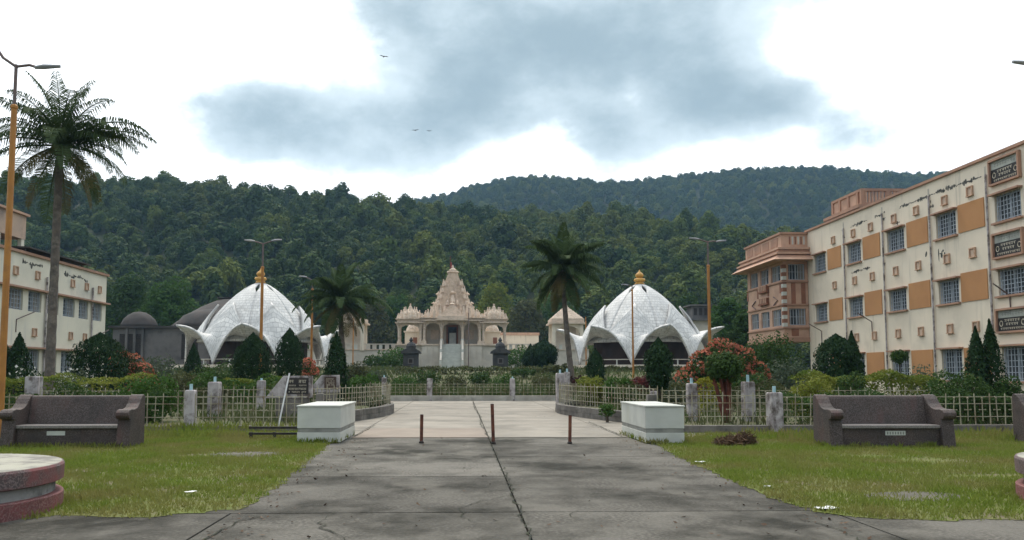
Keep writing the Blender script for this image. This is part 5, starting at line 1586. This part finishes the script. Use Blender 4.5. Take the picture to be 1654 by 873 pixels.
bush(900, 588, 70, 70, 'olive bush at the foot of the small pavilion', lf_olive, 1300, .2)
bush(1245, 536, 44, 92, 'dark spreading bush below the projecting bay', lf_mid, 4200, .17)
bush(1275, 580, 38, 80, 'grey-green bush beside the dark spreading bush', lf_grey, 2200, .15)
bush(1215, 600, 33, 90, 'mid green bush behind the red-stemmed topiary', lf_mid, 2200, .13)
bush(1312, 608, 23.2, 66, 'round yellow-green bush beside the plaque bench', lf_yel, 2600, .09)
bush(1378, 596, 24.8, 56, 'small round dark bush behind the plaque bench', lf_mid, 2400, .085)
bush(1545, 600, 22.8, 105, 'wide round dark bush at the plaque bench arm', lf_mid, 4400, .09)
bush(1627, 604, 22.8, 50, 'round dark bush beyond the twin cypress', lf_mid, 2200, .09)
bush(1490, 590, 29, 70, 'pale loose shrub before the cream building', lf_grey, 1300, .1)
bush(1000, 608, 33.6, 60, 'leafy canna plants behind the curved fence', lf_green, 1800, .2, aspect=.35, name='canna_bed')
bush(955, 610, 34.5, 50, 'second clump of leafy canna plants by the mossy post', lf_yel, 1400, .2, aspect=.35, name='canna_bed')
bush(980, 650, 25.3, 26, 'small green weed growing from the curved kerb', lf_green, 700, .07)
bush(70, 600, 37, 60, 'low green shrub below the palm', lf_mid, 1200, .13)
bush(560, 620, 37, 50, 'reddish leafed shrub behind the brown notice board', lf_olive, 900, .12)
bush(1090, 612, 31, 50, 'grey shrub under the red bush', lf_grey, 1200, .11)

for k_, (px_, py_, Y_, w_, mt_, lab_) in enumerate(((690, 596, 56, 55, lf_mid, 'dull green shrub before the temple stairs beside a black kiosk'), (735, 604, 54, 45, lf_olive, 'low olive shrub straight before the temple stairs'), (775, 600, 58, 50, lf_mid, 'dark low shrub before the thin dark pole'), (815, 602, 53, 60, lf_green, 'fresh green shrub behind the white kerb post'), (655, 606, 52, 60, lf_green, 'bright green shrub behind the kerb fence by the rose bush'), (880, 602, 54, 60, lf_weed, 'straggly pale shrub beside the leaning palm'), (845, 594, 66, 60, lf_mid, 'mid green shrub below the cypress pair'), (608, 596, 56, 50, lf_grey, 'grey shrub behind the broad-leaved bush'))):
    bush(px_, py_, Y_, w_, lab_, mt_, 1300, .14, 300 + k_)

# dry brush pile
t = thing('brush_pile', 'heap of dry brown brush on the grass before the kerb', 'brush pile', (*G(1190, 720), 0))
C, D = clump_pts([((0, 0, .08), (.45, .3, .16)), ((.2, .05, .1), (.25, .2, .18)), ((-.25, 0, .05), (.3, .22, .12))], 1500, .9); k = C[:, 2] > .0
obj('twigs', quads_mesh('twig', leaves(C[k], D[k], .2, .1, 1.2)), lf_dry, t, (0, 0, 0))


# --- weeds and reeds nobody could count
def blades(name, label, n, fx, hmin, hmax, w, mat, cat='weeds'):
    x, y, z = fx(n); m = len(x)
    h = RNG.uniform(hmin, hmax, m); a = RNG.uniform(0, 6.283, m); lean = RNG.normal(0, .28, (m, 2)) * h[:, None]
    V = np.zeros((m, 4, 3)); ww = w * RNG.uniform(.6, 1.3, m)
    V[:, 0] = np.stack([x - np.cos(a) * ww * .4, y - np.sin(a) * ww * .4, z], 1); V[:, 1] = np.stack([x + lean[:, 0] * .4 + np.cos(a) * ww, y + lean[:, 1] * .4 + np.sin(a) * ww, z + h * .5], 1)
    V[:, 2] = np.stack([x + lean[:, 0], y + lean[:, 1], z + h], 1); V[:, 3] = np.stack([x + lean[:, 0] * .4 - np.cos(a) * ww, y + lean[:, 1] * .4 - np.sin(a) * ww, z + h * .5], 1)
    return tag(obj(name, quads_mesh(name, V), mat), label, cat, None, 'stuff')


def uni(x0, x1, y0, y1, clump=0.0):
    def f(n):
        x = RNG.uniform(x0, x1, n); y = RNG.uniform(y0, y1, n)
        if clump:
            k = RNG.random(n) < .5 + .5 * np.sin(x * clump + 2 * np.sin(y * .7 * clump)) * np.sin(y * clump * .8 + 1); x, y = x[k], y[k]
        return x, y, np.array([max(terrain(v), .1 if (21 < v < 45.4) else -.02) for v in y])
    return f


blades('reed_growth', 'tall dull green reeds growing behind the kerb fence', 8000, uni(-5.5, 8.5, 45.8, 51, 1.6), .3, 1.05, .03, lf_weed)
blades('garden_weeds', 'rank garden weeds before the temple and lotus halls', 22000, uni(-26, 26, 52, 84, .35), .1, .55, .06, lf_weed)
blades('garden_grass', 'unmown grass in the fenced bed under the notice boards', 22000, uni(-22, -4.4, 22, 45, .7), .12, .45, .022, lf_weed, 'grass')
blades('garden_grass', 'unmown grass in the fenced bed round the red bush', 22000, uni(5.6, 22, 21.2, 45, .7), .12, .45, .022, lf_weed, 'grass')
blades('verge_weeds', 'green weeds along the kerb beside the long bench', 6000, uni(-9.5, -4.0, 19.4, 21.6, 1.4), .04, .24, .016, lf_grass)
blades('verge_weeds', 'weeds sprouting round the plaque bench and kerb', 6500, uni(7.2, 16, 17.8, 20.7, 1.1), .04, .26, .016, lf_grass)

def ring_of(rects):
    def f(n):
        xs, ys = [], []
        for x0, x1, y0, y1 in rects:
            m = n // len(rects); t = RNG.random(m) * (2 * (x1 - x0) + 2 * (y1 - y0)); a, b_ = x1 - x0, y1 - y0
            x = np.where(t < a, x0 + t, np.where(t < a + b_, x1, np.where(t < 2 * a + b_, x1 - (t - a - b_), x0)))
            y = np.where(t < a, y0, np.where(t < a + b_, y0 + t - a, np.where(t < 2 * a + b_, y1, y1 - (t - 2 * a - b_))))
            k = np.sin(x * 7) * np.sin(x * 2.3 + 1) + np.sin(y * 6) * .5 + RNG.normal(0, .4, m) > -.1
            xs.append((x + RNG.normal(0, .04, m))[k]); ys.append((y - np.abs(RNG.normal(0, .05, m)))[k])
        x, y = np.concatenate(xs), np.concatenate(ys)
        return x, y, np.zeros(len(x))
    return f


blades('tuft_growth', 'grass tufts sprouting along the foot of benches and plinths', 6500, ring_of([(-9.5, -6.9, 17.1, 17.9), (7.65, 10.27, 16.6, 17.4), (-3.66, -2.75, 18.08, 20.5), (4.1, 4.95, 17.72, 20.4)]), .03, .16, .012, lf_grass, 'grass')

nl = 420
lx = RNG.uniform(-2.6, 4.2, nl); ly = 7.5 + 12 * RNG.random(nl) ** 1.2; edge = RNG.random(nl) < .55
lx = np.where(edge, np.where(RNG.random(nl) < .5, -2.45 + np.abs(RNG.normal(0, .3, nl)), 3.95 - np.abs(RNG.normal(0, .3, nl))), lx)
LV = leaves(np.stack([lx, ly, np.full(nl, .016)], 1), np.tile(np.array([[0, 0, 1.0]]), (nl, 1)), .045, .55, .3, .6)
tag(obj('fallen_leaves', quads_mesh('fallen_leaves', LV), lf_dry), 'small dry fallen leaves and grit scattered over the drive', 'leaves', None, 'stuff')

# --- single trees behind the garden
def tree(label, px, py_top, Y, wpx, mat, seed, n=5200, size=.42, z_base=None, crown_from=.3):
    zt = hgt(px, py_top, Y); w = wpx / F_PX * Y; z0 = terrain(Y) if z_base is None else z_base; H = zt - z0
    q = random.Random(seed); cl = []
    for i in range(22):
        a = i * 2.4; s = (i + .5) / 22; rad = w / 2 * (.25 + .75 * math.sin(math.pi * min(1, .25 + s * .75))) * q.uniform(.35, .85)
        cl.append(((rad * math.cos(a), rad * math.sin(a) * .8, H * (crown_from + (1 - crown_from) * .86 * s)), w * q.uniform(.13, .22)))
    br = [((0, 0, -.2), (.1, 0, H * .55), w * .04, w * .02)] + [((0, 0, H * q.uniform(.2, .4)), c[0], w * .018, w * .006) for c in cl[::3]]
    shrub('broadleaf_tree', label, 'tree', (at(px, Y), Y, z0), cl, n, size, mat, .55, .8, trunk=br, up=.2)


tree('light green spreading tree behind the grey domed hall', 268, 452, 118, 110, lf_green, 21, 6500, .5)
tree('mid green tree beside the pale building behind the small grey dome', 205, 440, 125, 90, lf_mid, 22, 5500, .5)
tree('light green tree between the ochre lamp and projecting bay', 1178, 476, 100, 75, lf_green, 23, 5200, .42)
tree('dark green tree behind the grey house', 1110, 470, 128, 60, lf_mid, 24, 4000, .45)
tree('dark tree beside the projecting bay', 1205, 500, 80, 60, lf_mid, 25, 4200, .35)
tree('olive tree behind the terrace wall beside the drooping palm', 600, 478, 165, 80, lf_olive, 26, 4500, .6, 2)
tree('yellow-green tree behind the temple canopy', 640, 470, 170, 70, lf_green, 27, 4500, .6, 2)
tree('bright yellow-green tree between the temple spire and leaning palm', 800, 452, 175, 90, lf_yel, 28, 5500, .6, 2)
tree('olive tree behind the long low cream building', 850, 480, 165, 80, lf_olive, 29, 4500, .6, 2)
tree('green tree behind the small pavilion', 900, 470, 170, 80, lf_green, 30, 4500, .6, 2)

# ================================================================== HILLS AND FOREST
RIDGE_N = ([-300, 0, 100, 180, 270, 350, 470, 600, 690, 760, 870, 1000, 1100, 1210, 1300, 1450, 1700, 2100], [275, 287, 291, 297, 302, 308, 316, 327, 335, 348, 352, 366, 380, 402, 425, 450, 480, 500])
RIDGE_F = ([-200, 300, 560, 640, 700, 780, 850, 950, 1020, 1100, 1170, 1300, 1400, 1500, 1600, 1750, 2100], [400, 380, 362, 345, 325, 303, 294, 294, 292, 286, 278, 277, 281, 285, 296, 320, 360])
YN0, YN1, YF0, YF1 = 165.0, 400.0, 470.0, 860.0


def ridge_z(X, tab, Yr, TREE_H):
    px = 745 + F_PX * X / Yr
    return CAM_H + (603 - np.interp(px, tab[0], tab[1])) / F_PX * Yr - TREE_H


def lump(X, Y):
    return np.sin(X * .031 + 1.7 * np.sin(Y * .017)) * np.sin(Y * .027 + 1.2 * np.sin(X * .013)) + .5 * np.sin(X * .071 + Y * .05)


def near_z(X, Y):
    zr = ridge_z(X, RIDGE_N, YN1, np.interp(X, [-160, -20, 60], [11.0, 8.0, 7.0])); s = np.clip((Y - YN0) / (YN1 - YN0), 0, 1.6)
    f = np.where(s <= 1, np.sin(np.clip(s, 0, 1) * math.pi / 2) ** 1.15, 1 - (s - 1) * .7)
    return 1.9 + (zr - 1.9) * f + lump(X, Y) * 4 * np.clip(s, 0, 1) * (1 - np.clip(s, 0, 1)) * 2.5


def far_z(X, Y):
    zr = ridge_z(X, RIDGE_F, YF1, 9.5); s = np.clip((Y - YF0) / (YF1 - YF0), 0, 1.5)
    f = np.where(s <= 1, np.sin(np.clip(s, 0, 1) * math.pi / 2) ** 1.1, 1 - (s - 1) * .6)
    return 1.8 + (zr - 1.8) * f + lump(X * .6, Y * .6) * 9 * np.clip(s, 0, 1) * (1 - np.clip(s, 0, 1)) * 2.5


m_hill = M('forest_floor', (.025, .035, .014), (.04, .05, .02), .05, 1, bump=0)


def hill(name, fz, x0, x1, y0, y1, nx, ny):
    X, Y_ = np.meshgrid(np.linspace(x0, x1, nx), np.linspace(y0, y1, ny)); Z = fz(X, Y_)
    b = MB(); b.v = list(map(tuple, np.stack([X.ravel(), Y_.ravel(), Z.ravel()], 1)))
    b.f = [(j * nx + i, j * nx + i + 1, (j + 1) * nx + i + 1, (j + 1) * nx + i) for j in range(ny - 1) for i in range(nx - 1)]
    me = b.mesh(name, True, False)
    structure(obj(name, me, m_hill))


hill('near_hill', near_z, -420, 420, YN0, YN1 + 60, 100, 60)
hill('far_hill', far_z, -800, 900, YF0, YF1 + 90, 100, 60)


def crown_mesh(seed, w, h, n, size, mat):
    q = random.Random(seed); cl = []
    k = 11
    for i in range(k):
        a = i * 2.4 + q.uniform(-.3, .3); s = (i + .5) / k
        rad = w / 2 * math.sin(math.pi * (.2 + .75 * s)) * q.uniform(.45, .8)
        cl.append(((rad * math.cos(a), rad * math.sin(a), h * (.32 + .58 * s)), w * q.uniform(.15, .24)))
    C, D = clump_pts(cl, n, .4)
    V = leaves(C, D + np.array([0, 0, .35]), size, .75, .42)
    me = quads_mesh('forest_crown', V)
    me.materials.append(mat)
    return me


def forest(name, label, pts, scl, protos, pale):
    me = bpy.data.meshes.new(name); me.vertices.add(len(pts)); me.vertices.foreach_set('co', pts.astype(np.float32).ravel())
    n = len(pts)
    a = me.attributes.new('tree_scale', 'FLOAT_VECTOR', 'POINT'); sv = np.stack([scl * RNG.uniform(.85, 1.2, n), scl * RNG.uniform(.85, 1.2, n), scl * RNG.uniform(.8, 1.35, n)], 1); a.data.foreach_set('vector', sv.astype(np.float32).ravel())
    a = me.attributes.new('tree_turn', 'FLOAT_VECTOR', 'POINT'); a.data.foreach_set('vector', np.stack([RNG.normal(0, .06, n), RNG.normal(0, .06, n), RNG.uniform(0, 6.28, n)], 1).astype(np.float32).ravel())
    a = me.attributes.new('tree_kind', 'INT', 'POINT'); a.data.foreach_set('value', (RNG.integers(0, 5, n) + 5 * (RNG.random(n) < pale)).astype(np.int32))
    o = bpy.data.objects.new(name, me); COL.objects.link(o)
    ng = bpy.data.node_groups.new(name, 'GeometryNodeTree')
    ng.interface.new_socket('Geometry', in_out='INPUT', socket_type='NodeSocketGeometry'); ng.interface.new_socket('Geometry', in_out='OUTPUT', socket_type='NodeSocketGeometry')
    N_, L_ = ng.nodes, ng.links
    gi, go = N_.new('NodeGroupInput'), N_.new('NodeGroupOutput')
    join = N_.new('GeometryNodeJoinGeometry')
    for p in reversed(protos):
        oi = N_.new('GeometryNodeObjectInfo'); oi.inputs['Object'].default_value = p; oi.inputs['As Instance'].default_value = True
        L_.new(oi.outputs['Geometry'], join.inputs[0])
    ins = N_.new('GeometryNodeInstanceOnPoints'); ins.inputs['Pick Instance'].default_value = True
    def attr(nm, ty):
        x = N_.new('GeometryNodeInputNamedAttribute'); x.data_type = ty; x.inputs[0].default_value = nm
        return x.outputs[0]
    m2p = N_.new('GeometryNodeMeshToPoints')
    L_.new(gi.outputs[0], m2p.inputs[0]); L_.new(m2p.outputs[0], ins.inputs['Points'])
    L_.new(join.outputs[0], ins.inputs['Instance']); L_.new(attr('tree_kind', 'INT'), ins.inputs['Instance Index'])
    L_.new(attr('tree_turn', 'FLOAT_VECTOR'), ins.inputs['Rotation']); L_.new(attr('tree_scale', 'FLOAT_VECTOR'), ins.inputs['Scale'])
    L_.new(ins.outputs[0], go.inputs[0])
    md = o.modifiers.new('trees', 'NODES'); md.node_group = ng
    tag(o, label, 'forest', None, 'stuff')
    return o


PROT = []
for i, (w, h) in enumerate(((6.5, 6.5), (7.5, 6.2), (5.5, 7.5), (6.8, 7.2), (8.2, 6.8))):
    po = bpy.data.objects.new('forest_tree_source', crown_mesh(40 + i, w, h, 1100, .72, lf_forest)); PROT.append(po)
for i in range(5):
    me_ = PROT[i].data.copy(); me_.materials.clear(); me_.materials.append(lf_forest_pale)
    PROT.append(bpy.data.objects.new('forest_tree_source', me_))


def scatter(fz, x0, x1, y0, y1, step, half_fov):
    nx, ny = int((x1 - x0) / step), int((y1 - y0) / step)
    X, Y_ = np.meshgrid(np.linspace(x0, x1, nx), np.linspace(y0, y1, ny))
    X = X + RNG.uniform(-.5, .5, X.shape) * step; Y_ = Y_ + RNG.uniform(-.5, .5, X.shape) * step
    X, Y_ = X.ravel(), Y_.ravel(); k = np.abs(X) < half_fov * Y_ + 30
    X, Y_ = X[k], Y_[k]
    return np.stack([X, Y_, fz(X, Y_) - .9], 1)


pn = scatter(near_z, -400, 400, YN0 + 3, YN1 + 22, 4.6, .75)
hi_ = np.clip((pn[:, 1] - 330) / 60, 0, 1)
forest('hillside_forest', 'dense dark green forest covering the nearer hillside', pn, RNG.uniform(.48, .88, len(pn)) * (1 + .6 * (RNG.random(len(pn)) < .15) * (1 - hi_)) * (1 - .12 * hi_), PROT, .14 + .52 * np.clip((pn[:, 0] + 45) / 80, 0, 1) * (1 - .4 * hi_))  # cloud-shaded left and sunlit right put into leaf colour by share of pale crowns
pf = scatter(far_z, -700, 800, YF0 + 120, YF1 + 30, 7.0, .78)
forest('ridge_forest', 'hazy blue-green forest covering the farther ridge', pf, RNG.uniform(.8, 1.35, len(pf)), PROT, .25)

# birds
def bird(px, py, Y, span, label, tilt):
    x, z = P(px, py, Y)
    b = MB()
    b.tube([(0, -.32, 0), (0, -.18, .02), (0, .05, .03), (0, .3, 0)], [.03, .09, .1, .02], 8)
    for s in (-1, 1):
        b.v += [(s * .06, .12, .04), (s * span * .28, .16, .16), (s * span * .5, -.05, .08), (s * span * .28, -.1, .14), (s * .06, -.12, .04)]
        o = len(b.v) - 5; b.f.append((o, o + 1, o + 2, o + 3)); b.f.append((o, o + 3, o + 4))
    me = b.mesh('bird', True)
    o = obj('bird', me, m_darkst, None, (x, Y, z), tilt)
    tag(o, label, 'bird')


bird(620, 92, 120, 1.5, 'lone dark bird gliding high in the bright gap of cloud', .4)
bird(671, 211, 150, 1.5, 'darker bird of the pair gliding over the hill', -.3)
bird(693, 212, 190, 1.3, 'fainter bird of the pair gliding over the hill', .2)

# haze over the valley
hz = MB().box(-1500, 1500, -260, 1180, -4, 265)
ho = obj('haze', hz, None)
hm = bpy.data.materials.new('haze'); hm.use_nodes = True
hn = hm.node_tree.nodes; hn.clear()
pv = hn.new('ShaderNodeVolumePrincipled'); pv.inputs['Density'].default_value = .00020; pv.inputs['Color'].default_value = (.38, .66, .98, 1); pv.inputs['Anisotropy'].default_value = .2
out = hn.new('ShaderNodeOutputMaterial'); hm.node_tree.links.new(pv.outputs[0], out.inputs['Volume'])
ho.data.materials.append(hm)
tag(ho, 'thin blue haze lying over the valley and hills', 'haze', None, 'stuff')
